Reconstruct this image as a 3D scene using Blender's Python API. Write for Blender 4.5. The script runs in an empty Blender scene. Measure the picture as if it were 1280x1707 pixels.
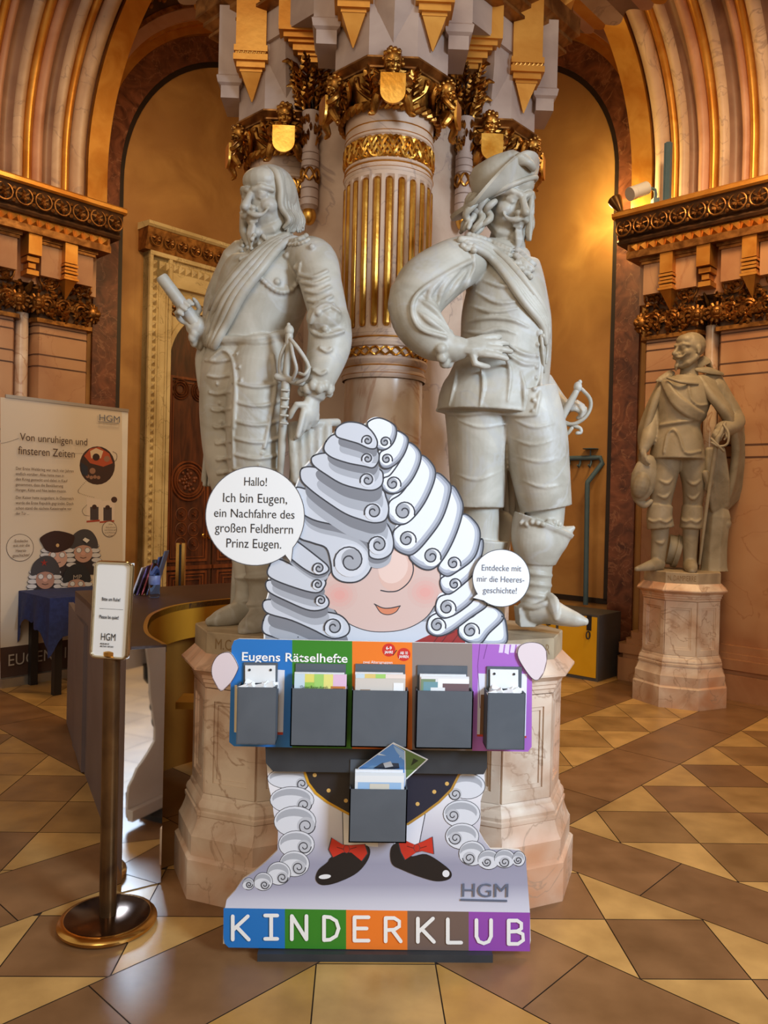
import bpy, bmesh, math, random
import numpy as np
from mathutils import Vector, Matrix, noise
from mathutils.bvhtree import BVHTree

random.seed(7)
SC = bpy.context.scene
COL = SC.collection
R = math.radians
PI = math.pi

# ------------------------------------------------------------------ camera
FPX, PITCH, ROLL, YAW, EYE = 1316.0, R(.65), R(1.38), R(1.9), 1.5


def ray(px, py):
    x, y = (px - 640) / FPX, (py - 853.5) / FPX
    c, s = math.cos(ROLL), math.sin(ROLL)
    x, y = c * x + s * y, -s * x + c * y
    d = (x, math.cos(PITCH) - y * math.sin(PITCH), -(y * math.cos(PITCH) + math.sin(PITCH)))
    c, s = math.cos(YAW), math.sin(YAW)
    return Vector((c * d[0] + s * d[1], -s * d[0] + c * d[1], d[2]))


def P(px, py, y):
    """measured pixel of the photograph -> point of the place at distance y"""
    d = ray(px, py)
    return Vector((0, 0, EYE)) + d * (y / d[1])


def PZ(px, py, z):
    d = ray(px, py)
    return Vector((0, 0, EYE)) + d * ((z - EYE) / d[2])


cam = bpy.data.cameras.new('camera')
cam.sensor_fit = 'VERTICAL'
cam.sensor_height = 36
cam.lens = 36 * FPX / 1707
camo = bpy.data.objects.new('camera', cam)
COL.objects.link(camo)
fwd = ray(640, 853.5).normalized()
rt = (ray(650, 853.5) - ray(630, 853.5)).normalized()
up = rt.cross(fwd).normalized()
rt = fwd.cross(up).normalized()
camo.matrix_world = Matrix(((rt.x, up.x, -fwd.x, 0), (rt.y, up.y, -fwd.y, 0), (rt.z, up.z, -fwd.z, EYE), (0, 0, 0, 1)))
SC.camera = camo

# ------------------------------------------------------------------ light
SC.view_settings.view_transform = 'Standard'
SC.view_settings.look = 'None'
SC.view_settings.gamma = 1
SC.view_settings.use_curve_mapping = False
SC.view_settings.exposure = .45
w = bpy.data.worlds.new('hall_world')
SC.world = w
w.use_nodes = True
w.node_tree.nodes['Background'].inputs[0].default_value = (1.0, .84, .64, 1)
w.node_tree.nodes['Background'].inputs[1].default_value = .40


def aim(o, target):
    d = Vector(target) - o.location
    o.rotation_euler = d.to_track_quat('-Z', 'Y').to_euler()


def area(name, loc, target, size, power, col, sy=None):
    l = bpy.data.lights.new(name, 'AREA')
    l.energy = power
    l.color = col
    l.size = size
    if sy:
        l.shape = 'RECTANGLE'
        l.size_y = sy
    o = bpy.data.objects.new(name, l)
    COL.objects.link(o)
    o.location = loc
    aim(o, target)
    return o


def point(name, loc, power, col, r=.15):
    l = bpy.data.lights.new(name, 'POINT')
    l.energy = power
    l.color = col
    l.shadow_soft_size = r
    o = bpy.data.objects.new(name, l)
    COL.objects.link(o)
    o.location = loc
    return o


DAY = (.62, .80, 1.0)
WARM = (1.0, .67, .33)
kw = area('window_daylight', (3.4, -.7, 3.0), (.45, 2.8, 1.4), 1.2, 42, DAY, 1.6)
kw.data.spread = R(70)
area('hall_daylight', (-1.2, -2.4, 5.0), (0, 3.6, 1.2), 2.2, 66, (1.0, .84, .64), 2.4)
area('vault_lamp', (-1.6, 5.6, 5.0), (-2.2, 7.0, 1.5), .7, 30, WARM)
area('vault_lamp', (2.3, 4.6, 5.2), (2.2, 5.6, 0), .8, 80, WARM)

# ------------------------------------------------------------------ helpers
def lin(c):
    c = c / 255.0
    return c / 12.92 if c <= .04045 else ((c + .055) / 1.055) ** 2.4


def rgb(r, g, b):
    return (lin(r), lin(g), lin(b), 1)


def cr(points, n=8, closed=False):
    """Catmull-Rom through points"""
    pts = [Vector(p) for p in points]
    if len(pts) < 3 and not closed:
        out = []
        for i in range(n + 1):
            out.append(pts[0].lerp(pts[1], i / n))
        return out
    out = []
    m = len(pts)
    segs = m if closed else m - 1
    for i in range(segs):
        if closed:
            p0, p1, p2, p3 = pts[i - 1], pts[i], pts[(i + 1) % m], pts[(i + 2) % m]
        else:
            p1, p2 = pts[i], pts[i + 1]
            p0 = pts[i - 1] if i else p1 * 2 - p2
            p3 = pts[i + 2] if i + 2 < m else p2 * 2 - p1
        for k in range(n):
            t = k / n
            out.append(.5 * ((2 * p1) + (p2 - p0) * t + (2 * p0 - 5 * p1 + 4 * p2 - p3) * t * t + (3 * p1 - p0 - 3 * p2 + p3) * t ** 3))
    if not closed:
        out.append(pts[-1].copy())
    return out


def wl(o):
    v = Vector((0, 0, 0))
    while o:
        v += o.location
        o = o.parent
    return v


class MB:
    def __init__(s, M=None):
        s.v, s.f, s.mi, s.col = [], [], [], []
        s.M = M
        s.m = 0
        s.c = (1, 1, 1)

    def add(s, vs, fs, cols=None):
        b = len(s.v)
        for i, p in enumerate(vs):
            p = Vector(p)
            s.v.append(s.M @ p if s.M else p)
            s.col.append(cols[i] if cols else s.c)
        for f in fs:
            s.f.append([b + i for i in f])
            s.mi.append(s.m)
        return s

    def poly(s, pts, cols=None):
        return s.add(pts, [list(range(len(pts)))], cols)

    def box(s, c, size, rot=None):
        x, y, z = [a / 2 for a in size]
        vs = [Vector((sx * x, sy * y, sz * z)) for sz in (-1, 1) for sy in (-1, 1) for sx in (-1, 1)]
        if rot:
            vs = [rot @ q for q in vs]
        vs = [q + Vector(c) for q in vs]
        return s.add(vs, [(0, 2, 3, 1), (4, 5, 7, 6), (0, 1, 5, 4), (2, 6, 7, 3), (0, 4, 6, 2), (1, 3, 7, 5)])

    def bar(s, a, b, wd, ht, up=(0, 0, 1)):
        a, b = Vector(a), Vector(b)
        d = b - a
        z = d.normalized()
        x = Vector(up).cross(z)
        if x.length < 1e-4:
            x = Vector((1, 0, 0)).cross(z)
        x.normalize()
        y = z.cross(x)
        rot = Matrix((x, y, z)).transposed()
        return s.box((a + b) / 2, (wd, ht, d.length), rot)

    def loft(s, rings, cap=True, closed=True):
        n = len(rings[0])
        vs = [p for r in rings for p in r]
        fs = []
        for i in range(len(rings) - 1):
            for j in range(n if closed else n - 1):
                k = (j + 1) % n
                fs.append((i * n + j, i * n + k, (i + 1) * n + k, (i + 1) * n + j))
        if cap:
            fs.append(list(range(n))[::-1])
            fs.append([(len(rings) - 1) * n + j for j in range(n)])
        return s.add(vs, fs)

    def tube(s, pts, rad, n=10, flat=1.0, up=None, smooth=0, rnd=False):
        """swept tube; rad number or list (radius, or (ra, rb)); flat squashes along the frame's 2nd axis"""
        pts = [Vector(p) for p in pts]
        if not isinstance(rad, (list, tuple)):
            rad = [rad] * len(pts)
        rad = [(r if isinstance(r, (list, tuple)) else (r, r * flat)) for r in rad]
        if smooth:
            m = len(pts)
            P2 = cr(pts, smooth)
            rr = cr([(a, b, 0) for a, b in rad], smooth)
            pts, rad = P2, [(max(q.x, 1e-4), max(q.y, 1e-4)) for q in rr]
        if rnd:
            a = (pts[0] - pts[1]).normalized()
            b = (pts[-1] - pts[-2]).normalized()
            r0, r1 = rad[0], rad[-1]
            h0, h1 = max(r0), max(r1)
            pre = [(pts[0] + a * h0 * .92, .38), (pts[0] + a * h0 * .6, .8)]
            post = [(pts[-1] + b * h1 * .6, .8), (pts[-1] + b * h1 * .92, .38)]
            rad = [(r0[0] * k, r0[1] * k) for _, k in pre] + rad + [(r1[0] * k, r1[1] * k) for _, k in post]
            pts = [p for p, _ in pre] + pts + [p for p, _ in post]
        m = len(pts)
        rings = []
        x = None
        for i in range(m):
            t = (pts[min(i + 1, m - 1)] - pts[max(i - 1, 0)])
            if t.length < 1e-9:
                t = Vector((0, 0, 1))
            t.normalize()
            if up is not None:
                x = Vector(up).cross(t)
                if x.length < 1e-3:
                    x = Vector((1, 0, 0)).cross(t)
            elif x is None:
                x = t.orthogonal()
            else:
                x = x - t * x.dot(t)
            x.normalize()
            y = t.cross(x)
            ra, rb = rad[i]
            rings.append([pts[i] + x * ra * math.cos(2 * PI * j / n) + y * rb * math.sin(2 * PI * j / n) for j in range(n)])
        return s.loft(rings)

    def lathe(s, prof, c=(0, 0, 0), n=24, phase=0, axis=None, a0=0, a1=2 * PI, cap=False):
        """prof = [(r, z)], bottom to top"""
        c = Vector(c)
        full = abs(a1 - a0 - 2 * PI) < 1e-6
        rings = []
        for r, z in prof:
            ring = []
            for j in range(n if full else n + 1):
                a = a0 + (a1 - a0) * j / n + phase
                q = Vector((r * math.cos(a), r * math.sin(a), z))
                if axis:
                    q = axis @ q
                ring.append(c + q)
            rings.append(ring)
        return s.loft(rings, cap=cap, closed=full)

    def ell(s, c, r, rot=None, nu=14, nv=9):
        c = Vector(c)
        if not isinstance(r, (list, tuple)):
            r = (r, r, r)
        rings = []
        for i in range(nv + 1):
            t = -PI / 2 + PI * (i + (.12 if i == 0 else -.12 if i == nv else 0)) / nv
            ring = []
            for j in range(nu):
                a = 2 * PI * j / nu
                q = Vector((r[0] * math.cos(t) * math.cos(a), r[1] * math.cos(t) * math.sin(a), r[2] * math.sin(t)))
                if rot:
                    q = rot @ q
                ring.append(c + q)
            rings.append(ring)
        return s.loft(rings)

    def prism(s, pts, vec):
        """closed polygon extruded along vec"""
        vec = Vector(vec)
        a = [Vector(p) for p in pts]
        b = [p + vec for p in a]
        return s.loft([a, b])

    def build(s, name, mats, parent=None, ang=38, smooth=True, kind=None, recalc=True):
        me = bpy.data.meshes.new(name)
        off = wl(parent) if parent else Vector((0, 0, 0))
        me.from_pydata([tuple(p - off) for p in s.v], [], s.f)
        if not isinstance(mats, (list, tuple)):
            mats = [mats]
        for m in mats:
            me.materials.append(m)
        if len(mats) > 1:
            me.polygons.foreach_set('material_index', s.mi)
        if any(c != (1, 1, 1) for c in s.col):
            ca = me.color_attributes.new('Col', 'FLOAT_COLOR', 'POINT')
            flat = []
            for c in s.col:
                flat += [c[0], c[1], c[2], 1]
            ca.data.foreach_set('color', flat)
        if recalc:
            bm = bmesh.new()
            bm.from_mesh(me)
            bmesh.ops.recalc_face_normals(bm, faces=bm.faces)
            bm.to_mesh(me)
            bm.free()
        if smooth:
            me.polygons.foreach_set('use_smooth', [True] * len(me.polygons))
            try:
                me.set_sharp_from_angle(angle=R(ang))
            except Exception:
                pass
        me.update()
        o = bpy.data.objects.new(name, me)
        COL.objects.link(o)
        if parent:
            o.parent = parent
        if kind:
            o['kind'] = kind
        return o

    def sculpt(s, name, mat, parent=None, voxel=.007, it=3, fac=.5):
        """fuse every closed piece into ONE continuous surface"""
        me = bpy.data.meshes.new('tmp')
        me.from_pydata([tuple(p) for p in s.v], [], s.f)
        bm = bmesh.new()
        bm.from_mesh(me)
        bmesh.ops.recalc_face_normals(bm, faces=bm.faces)
        bm.to_mesh(me)
        bm.free()
        t = bpy.data.objects.new('tmp', me)
        COL.objects.link(t)
        md = t.modifiers.new('r', 'REMESH')
        md.mode = 'VOXEL'
        md.voxel_size = voxel
        ms = t.modifiers.new('s', 'SMOOTH')
        ms.iterations = it
        ms.factor = fac
        dg = bpy.context.evaluated_depsgraph_get()
        ev = t.evaluated_get(dg)
        m2 = bpy.data.meshes.new_from_object(ev)
        m2.name = name
        bpy.data.objects.remove(t)
        bpy.data.meshes.remove(me)
        bvh = BVHTree.FromPolygons([v.co.copy() for v in m2.vertices], [tuple(p.vertices) for p in m2.polygons])
        off = wl(parent) if parent else Vector((0, 0, 0))
        m2.transform(Matrix.Translation(-off))
        m2.materials.clear()
        m2.materials.append(mat)
        m2.polygons.foreach_set('use_smooth', [True] * len(m2.polygons))
        o = bpy.data.objects.new(name, m2)
        COL.objects.link(o)
        if parent:
            o.parent = parent
        return o, bvh


def thing(name, label, cat, loc=(0, 0, 0), group=None):
    o = bpy.data.objects.new(name, None)
    o.empty_display_size = .1
    COL.objects.link(o)
    o.location = loc
    return tag(o, label, cat, group)


def tag(o, label, cat, group=None):
    o['label'] = label
    o['category'] = cat
    if group:
        o['group'] = group
    return o


def copy_tree(o, parent=None):
    c = o.copy()
    COL.objects.link(c)
    if parent:
        c.parent = parent
    for ch in list(o.children):
        copy_tree(ch, c)
    return c


# ------------------------------------------------------------------ materials
def mat(name, c1, c2=None, rough=.6, metal=0.0, scale=4.0, detail=6, lo=.35, hi=.65, bump=0.0, bscale=None,
        vein=None, veinw=.04, vscale=2.0, spec=None, distort=.6, coat=0, stretch=None, coords='Object', c3=None, s3=1.2):
    m = bpy.data.materials.new(name)
    m.use_nodes = True
    nt = m.node_tree
    b = nt.nodes['Principled BSDF']
    b.inputs['Roughness'].default_value = rough
    b.inputs['Metallic'].default_value = metal
    if spec is not None:
        b.inputs['Specular IOR Level'].default_value = spec
    if coat:
        b.inputs['Coat Weight'].default_value = coat
        b.inputs['Coat Roughness'].default_value = .12
    if c2 is None and not bump:
        b.inputs['Base Color'].default_value = c1
        return m
    tc = nt.nodes.new('ShaderNodeTexCoord')
    src = tc.outputs[coords]
    if stretch:
        mp = nt.nodes.new('ShaderNodeMapping')
        mp.inputs['Scale'].default_value = stretch
        nt.links.new(src, mp.inputs[0])
        src = mp.outputs[0]
    nz = nt.nodes.new('ShaderNodeTexNoise')
    nz.inputs['Scale'].default_value = scale
    nz.inputs['Detail'].default_value = detail
    nz.inputs['Distortion'].default_value = distort
    nt.links.new(src, nz.inputs['Vector'])
    out = None
    if c2 is not None:
        rp = nt.nodes.new('ShaderNodeValToRGB')
        rp.color_ramp.elements[0].position = lo
        rp.color_ramp.elements[1].position = hi
        rp.color_ramp.elements[0].color = c1
        rp.color_ramp.elements[1].color = c2
        nt.links.new(nz.outputs['Fac'], rp.inputs[0])
        out = rp.outputs[0]
    if c3 is not None:
        n3 = nt.nodes.new('ShaderNodeTexNoise')
        n3.inputs['Scale'].default_value = s3
        n3.inputs['Detail'].default_value = 3
        nt.links.new(src, n3.inputs['Vector'])
        r3 = nt.nodes.new('ShaderNodeValToRGB')
        r3.color_ramp.elements[0].position = .45
        r3.color_ramp.elements[1].position = .7
        nt.links.new(n3.outputs['Fac'], r3.inputs[0])
        mx = nt.nodes.new('ShaderNodeMix')
        mx.data_type = 'RGBA'
        nt.links.new(r3.outputs[0], mx.inputs['Factor'])
        nt.links.new(out, mx.inputs['A'])
        mx.inputs['B'].default_value = c3
        out = mx.outputs['Result']
    if vein is not None:
        n2 = nt.nodes.new('ShaderNodeTexNoise')
        n2.inputs['Scale'].default_value = vscale
        n2.inputs['Detail'].default_value = 5
        n2.inputs['Distortion'].default_value = 1.6
        nt.links.new(src, n2.inputs['Vector'])
        sub = nt.nodes.new('ShaderNodeMath')
        sub.operation = 'SUBTRACT'
        sub.inputs[1].default_value = .5
        nt.links.new(n2.outputs['Fac'], sub.inputs[0])
        ab = nt.nodes.new('ShaderNodeMath')
        ab.operation = 'ABSOLUTE'
        nt.links.new(sub.outputs[0], ab.inputs[0])
        r2 = nt.nodes.new('ShaderNodeValToRGB')
        r2.color_ramp.elements[0].position = 0
        r2.color_ramp.elements[1].position = veinw
        r2.color_ramp.elements[0].color = (.8, .8, .8, 1)
        r2.color_ramp.elements[1].color = (0, 0, 0, 1)
        nt.links.new(ab.outputs[0], r2.inputs[0])
        mx = nt.nodes.new('ShaderNodeMix')
        mx.data_type = 'RGBA'
        nt.links.new(r2.outputs[0], mx.inputs['Factor'])
        nt.links.new(out, mx.inputs['A'])
        mx.inputs['B'].default_value = vein
        out = mx.outputs['Result']
    if out is not None:
        nt.links.new(out, b.inputs['Base Color'])
    else:
        b.inputs['Base Color'].default_value = c1
    if bump:
        nb = nz
        if bscale:
            nb = nt.nodes.new('ShaderNodeTexNoise')
            nb.inputs['Scale'].default_value = bscale
            nb.inputs['Detail'].default_value = 4
            nt.links.new(src, nb.inputs['Vector'])
        bp = nt.nodes.new('ShaderNodeBump')
        bp.inputs['Strength'].default_value = bump
        bp.inputs['Distance'].default_value = .01
        nt.links.new(nb.outputs['Fac'], bp.inputs['Height'])
        nt.links.new(bp.outputs[0], b.inputs['Normal'])
    return m


def attr_mat(name, rough=.5, coat=0):
    m = bpy.data.materials.new(name)
    m.use_nodes = True
    nt = m.node_tree
    b = nt.nodes['Principled BSDF']
    b.inputs['Roughness'].default_value = rough
    a = nt.nodes.new('ShaderNodeVertexColor')
    a.layer_name = 'Col'
    nt.links.new(a.outputs[0], b.inputs['Base Color'])
    if coat:
        b.inputs['Coat Weight'].default_value = coat
    return m


M = dict(
    statue=mat('statue_marble', rgb(152, 145, 131), rgb(184, 178, 166), .5, scale=6, vein=rgb(172, 168, 162), vscale=2.2, veinw=.03, bump=.05, bscale=60),
    statue_far=mat('olive_statue_marble', rgb(134, 122, 100), rgb(160, 148, 126), .55, scale=6, vein=rgb(150, 138, 116), vscale=2.2, veinw=.03, bump=.05, bscale=50),  # darker and more olive than the marble of the front statues
    ped=mat('pedestal_marble', rgb(178, 140, 112), rgb(222, 204, 184), .38, scale=4.5, lo=.3, hi=.62, vein=rgb(168, 136, 112), vscale=3, veinw=.018, c3=rgb(196, 134, 92), s3=2.2, bump=.05, bscale=30),
    plinth=mat('plinth_marble', rgb(140, 122, 98), rgb(176, 156, 126), .5, scale=6, bump=.08, bscale=40),
    letters=mat('engraved_letters', rgb(112, 84, 52), rgb(140, 110, 70), .6),
    shaft=mat('polished_column_marble', rgb(186, 150, 122), rgb(226, 206, 184), .22, scale=3.5, lo=.3, hi=.65, vein=rgb(176, 132, 104), vscale=2.4, veinw=.025),
    stone=mat('grey_pink_stone', rgb(180, 150, 128), rgb(206, 180, 158), .5, scale=3, vein=rgb(158, 134, 122), vscale=1.6, veinw=.012, bump=.03, bscale=30),
    corbel=mat('corbel_stone', rgb(160, 138, 128), rgb(182, 160, 148), .6, scale=4),
    pier=mat('orange_marble_pier', rgb(156, 106, 72), rgb(184, 138, 100), .35, scale=1.6, vein=rgb(164, 114, 80), vscale=1.4, veinw=.010, c3=rgb(192, 150, 112), s3=1.4),
    pink=mat('pink_rib_marble', rgb(172, 122, 98), rgb(198, 152, 128), .5, scale=2.5),
    ribbrown=mat('brown_rib_marble', rgb(118, 86, 72), rgb(150, 116, 98), .5, scale=2.5),
    groove=mat('dark_groove', rgb(70, 42, 30), rgb(96, 60, 42), .6),
    redmarble=mat('red_brown_marble', rgb(72, 38, 28), rgb(132, 80, 56), .3, scale=5, lo=.3, hi=.7, vein=rgb(152, 106, 80), vscale=4, veinw=.015, distort=2.0),
    plaster=mat('ochre_plaster', rgb(150, 104, 52), rgb(194, 148, 84), .6, scale=2.2, detail=10, lo=.3, hi=.75, c3=rgb(164, 118, 66), s3=1.3, bump=.06, bscale=18),
    black=mat('black_border', rgb(30, 22, 18), rgb(44, 32, 26), .4),
    gold=mat('gilding', rgb(190, 130, 48), rgb(222, 172, 84), .34, metal=1.0, scale=9, bump=.12, bscale=40),
    goldband=mat('matt_gilding', rgb(192, 126, 48), rgb(216, 158, 76), .42, metal=.75, scale=4, bump=.08, bscale=30),
    oldgold=mat('bronzed_gilding', rgb(112, 72, 32), rgb(196, 140, 66), .36, metal=1.0, scale=14, lo=.35, hi=.6, bump=.2, bscale=50),
    browngold=mat('bronzed_brown_gilding', rgb(108, 68, 32), rgb(168, 118, 64), .42, metal=.8, scale=12, bump=.2, bscale=40),
    frieze=mat('bronzed_foliage', rgb(100, 64, 30), rgb(172, 118, 58), .45, metal=.85, scale=14, lo=.35, hi=.65, bump=.2, bscale=50),
    darkgold=mat('dark_recess', rgb(60, 38, 20), rgb(90, 58, 32), .6, metal=.2, scale=10),
    doorframe=mat('cream_door_marble', rgb(190, 166, 116), rgb(220, 200, 150), .45, scale=3, vein=rgb(150, 126, 84), vscale=3, veinw=.01),
    wood=mat('carved_dark_wood', rgb(58, 28, 14), rgb(98, 52, 26), .4, scale=3, stretch=(6, 6, 1), bump=.08, bscale=8),
    woodlite=mat('carved_wood_moulding', rgb(96, 48, 22), rgb(130, 70, 34), .36, scale=3, stretch=(6, 6, 1)),
    brass=mat('brass', rgb(190, 140, 70), rgb(216, 170, 96), .2, metal=1.0, scale=8),
    bronze=mat('worn_bronze', rgb(84, 62, 44), rgb(128, 100, 66), .3, metal=.9, scale=7, lo=.3, hi=.7),
    bronzedisc=mat('dark_bronze_plate', rgb(74, 50, 34), rgb(96, 68, 46), .18, metal=.9, scale=2),
    desk=mat('dark_brown_desk', rgb(62, 40, 34), rgb(70, 46, 40), .45, scale=3),
    deskpan=mat('grey_purple_laminate', rgb(96, 82, 84), rgb(104, 90, 92), .5, scale=3),
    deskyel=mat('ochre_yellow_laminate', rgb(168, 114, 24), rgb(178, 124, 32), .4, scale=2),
    mirror=mat('mirror_steel', (.86, .86, .88, 1), None, .04, metal=1.0),
    blue=mat('blue_cloth', rgb(26, 38, 86), rgb(34, 48, 104), .8, scale=30, bump=.1),
    blackwood=mat('black_painted_wood', rgb(24, 20, 20), rgb(34, 28, 28), .5),
    boardback=mat('white_board', rgb(222, 218, 214), rgb(230, 226, 222), .55, scale=5),
    edge=mat('raw_board_edge', rgb(170, 160, 152), rgb(190, 182, 172), .8, scale=30),
    slate=mat('slate_grey_box', rgb(78, 84, 92), rgb(84, 90, 98), .55, scale=6),
    slatedk=mat('dark_grey_steel', rgb(46, 48, 52), rgb(54, 56, 60), .5, scale=8),
    print=attr_mat('printed_board', .42, .15),
    paper=attr_mat('printed_paper', .5),
    white=mat('white_paint', rgb(226, 226, 226), None, .45),
    ink=mat('black_ink', rgb(30, 30, 36), None, .5),
    greyink=mat('grey_ink', rgb(96, 104, 124), None, .5),
    whiteink=mat('white_ink', rgb(240, 238, 236), None, .5),
    sandink=mat('light_grey_ink', rgb(176, 166, 156), None, .5),
    steel=mat('white_lamp_metal', rgb(214, 216, 220), None, .35, metal=.2),
    greyblue=mat('grey_blue_powder_coat', rgb(70, 96, 114), rgb(78, 104, 122), .45, scale=5),
    boxgrey=mat('grey_locker', rgb(78, 76, 74), rgb(86, 84, 82), .5, scale=5),
    boxyel=mat('yellow_locker_front', rgb(228, 170, 24), rgb(234, 178, 32), .42, scale=4),
    banner=attr_mat('banner_print', .6),
    silver=mat('silver_rail', rgb(190, 188, 184), None, .3, metal=.8),
)


def text(s, o, xd, yd, h, material, parent=None, name='lettering', width=None, align='LEFT', out=.0006, slant=0, bold=0.0):
    """lettering laid on a surface: o = left end (or centre) of the baseline, h = capital height"""
    cu = bpy.data.curves.new('t', 'FONT')
    cu.body = s
    cu.size = 1
    cu.align_x = align
    cu.resolution_u = 3
    cu.shear = slant
    cu.offset = bold
    t = bpy.data.objects.new('t', cu)
    COL.objects.link(t)
    dg = bpy.context.evaluated_depsgraph_get()
    me = bpy.data.meshes.new_from_object(t.evaluated_get(dg))
    bpy.data.objects.remove(t)
    bpy.data.curves.remove(cu)
    me.name = name
    xs = [v.co.x for v in me.vertices] or [0, 1]
    k = h / .73
    kx = k if not width else width / max(max(xs) - min(xs), .01)
    xd, yd = Vector(xd).normalized(), Vector(yd).normalized()
    n = xd.cross(yd)
    off = wl(parent) if parent else Vector((0, 0, 0))
    o = Vector(o) - off
    for v in me.vertices:
        v.co = o + xd * v.co.x * kx + yd * v.co.y * k + n * out
    me.materials.clear()
    me.materials.append(material)
    ob = bpy.data.objects.new(name, me)
    COL.objects.link(ob)
    if parent:
        ob.parent = parent
    return ob


def join_text(items, name, material, parent):
    """text lines printed on one surface, each line a part of its own"""
    return [text(parent=parent, material=material, name=name, **k) for k in items]

# ------------------------------------------------------------------ floor
def clip(poly, a, b, c):
    """keep a*x + b*y <= c"""
    out = []
    for i in range(len(poly)):
        p, q = poly[i], poly[(i + 1) % len(poly)]
        dp, dq = a * p[0] + b * p[1] - c, a * q[0] + b * q[1] - c
        if dp <= 0:
            out.append(p)
        if dp * dq < 0:
            t = dp / (dp - dq)
            out.append((p[0] + (q[0] - p[0]) * t, p[1] + (q[1] - p[1]) * t))
    return out


def parea(p):
    return abs(sum(p[i][0] * p[(i + 1) % len(p)][1] - p[(i + 1) % len(p)][0] * p[i][1] for i in range(len(p)))) / 2


def inset(poly, d):
    if sum(poly[i][0] * poly[(i + 1) % len(poly)][1] - poly[(i + 1) % len(poly)][0] * poly[i][1] for i in range(len(poly))) < 0:
        poly = poly[::-1]
    res = poly
    for i in range(len(poly)):
        p, q = poly[i], poly[(i + 1) % len(poly)]
        ex, ey = q[0] - p[0], q[1] - p[1]
        L = math.hypot(ex, ey)
        if L < 1e-6:
            continue
        nx, ny = ey / L, -ex / L
        res = clip(res, nx, ny, nx * p[0] + ny * p[1] - d)
        if len(res) < 3:
            return []
    return res


fl = MB()
FB = (-7, 8, -3.4, 10.5)
tone = random.Random(5)


def slab(poly, kind):
    p = inset(poly, .0022)
    if len(p) < 3 or parea(p) < 2e-4:
        return
    k = tone.uniform(.88, 1.1)
    base = dict(brown=(.235, .125, .055), cream=(.52, .325, .115), tan=(.38, .225, .080), mid=(.29, .165, .065), light=(.45, .28, .10), ochre=(.46, .26, .065))[kind]
    fl.poly([(x, y, 0) for x, y in p], [tuple(c * k for c in base)] * len(p))


S_B = [(-9, 2.85), (3.41, 4.14), (4.70, 99)]       # gaps between the bands, x + y
S_BAND = [(2.85, 3.41), (4.14, 4.70)]
D_B = [(-99, 2.65), (3.22, 3.96), (4.52, 99)]      # gaps, y - x
D_BAND = [(2.65, 3.22), (3.96, 4.52)]
rect = [(FB[0], FB[2]), (FB[1], FB[2]), (FB[1], FB[3]), (FB[0], FB[3])]
PH = {(0, 0): (-.10, 2.55), (1, 0): (.937, 2.475), (2, 0): (1.215, 3.495), (2, 1): (1.276, 4.53), (2, 2): (1.276, 4.53),
      (0, 1): (-1.10, 2.475), (0, 2): (-1.385, 3.54), (1, 1): (0, 3.7), (1, 2): (-.8, 4.6)}
for i, (s0, s1) in enumerate(S_B):
    for j, (d0, d1) in enumerate(D_B):
        reg = clip(clip(clip(clip(rect, 1, 1, s1), -1, -1, -s0), -1, 1, d1), 1, -1, -d0)
        if len(reg) < 3:
            continue
        x0, y0 = PH[(i, j)]
        g = .361 if (i, j) != (0, 0) else .388
        xs = [p[0] for p in reg]
        ys = [p[1] for p in reg]
        for a in range(int(math.floor((min(xs) - x0) / g)), int(math.ceil((max(xs) - x0) / g))):
            for b in range(int(math.floor((min(ys) - y0) / g)), int(math.ceil((max(ys) - y0) / g))):
                X, Yy = x0 + a * g, y0 + b * g
                cell = [(X, Yy), (X + g, Yy), (X + g, Yy + g), (X, Yy + g)]
                c = clip(clip(clip(clip(cell, 1, 1, s1), -1, -1, -s0), -1, 1, d1), 1, -1, -d0)
                if len(c) < 3:
                    continue
                full = parea(c) > .93 * g * g
                if (i, j) == (0, 0):
                    slab(c, 'cream' if full or b < -1 else 'ochre')
                elif full:
                    slab(c, (tone.choice(['tan', 'tan', 'light']) if (a + b) % 2 else tone.choice(['mid', 'mid', 'brown', 'tan'])) if (i == 2 or j == 2) else 'brown')
                else:
                    slab(c, 'cream')
for bi, (a, b) in enumerate(S_BAND):
    st = clip(clip(rect, 1, 1, b), -1, -1, -a)
    cuts = [-9] + [d + tone.uniform(-.2, .2) for d in np.arange(-6.2, 12, 1.35)] + [20]
    for k in range(len(cuts) - 1):
        q = clip(clip(st, -1, 1, cuts[k + 1]), 1, -1, -cuts[k])
        if len(q) > 2:
            slab(q, 'brown')
for bi, (a, b) in enumerate(D_BAND):
    st = clip(clip(rect, -1, 1, b), 1, -1, -a)
    spans = [(-12, 2.85), (3.41, 4.14), (4.70, 20)]
    for s0, s1 in spans:
        cuts = [s0] + [c for c in np.arange(-6.9, 14, 1.22) if s0 < c < s1] + [s1]
        for k in range(len(cuts) - 1):
            q = clip(clip(st, 1, 1, cuts[k + 1]), -1, -1, -cuts[k])
            if len(q) > 2:
                slab(q, 'brown')
fl.m = 1
fl.box(((FB[0] + FB[1]) / 2, (FB[2] + FB[3]) / 2, -.053), (FB[1] - FB[0], FB[3] - FB[2], .1))
fm = attr_mat('floor_stone', .3)
nt = fm.node_tree
bs = nt.nodes['Principled BSDF']
vc = [n for n in nt.nodes if n.bl_idname == 'ShaderNodeVertexColor'][0]
tcn = nt.nodes.new('ShaderNodeTexCoord')
nz = nt.nodes.new('ShaderNodeTexNoise')
nz.inputs['Scale'].default_value = 5
nz.inputs['Detail'].default_value = 8
nt.links.new(tcn.outputs['Object'], nz.inputs['Vector'])
rp = nt.nodes.new('ShaderNodeValToRGB')
rp.color_ramp.elements[0].color = (.72, .66, .6, 1)
rp.color_ramp.elements[1].color = (1.15, 1.12, 1.1, 1)
rp.color_ramp.elements[0].position = .3
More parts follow.
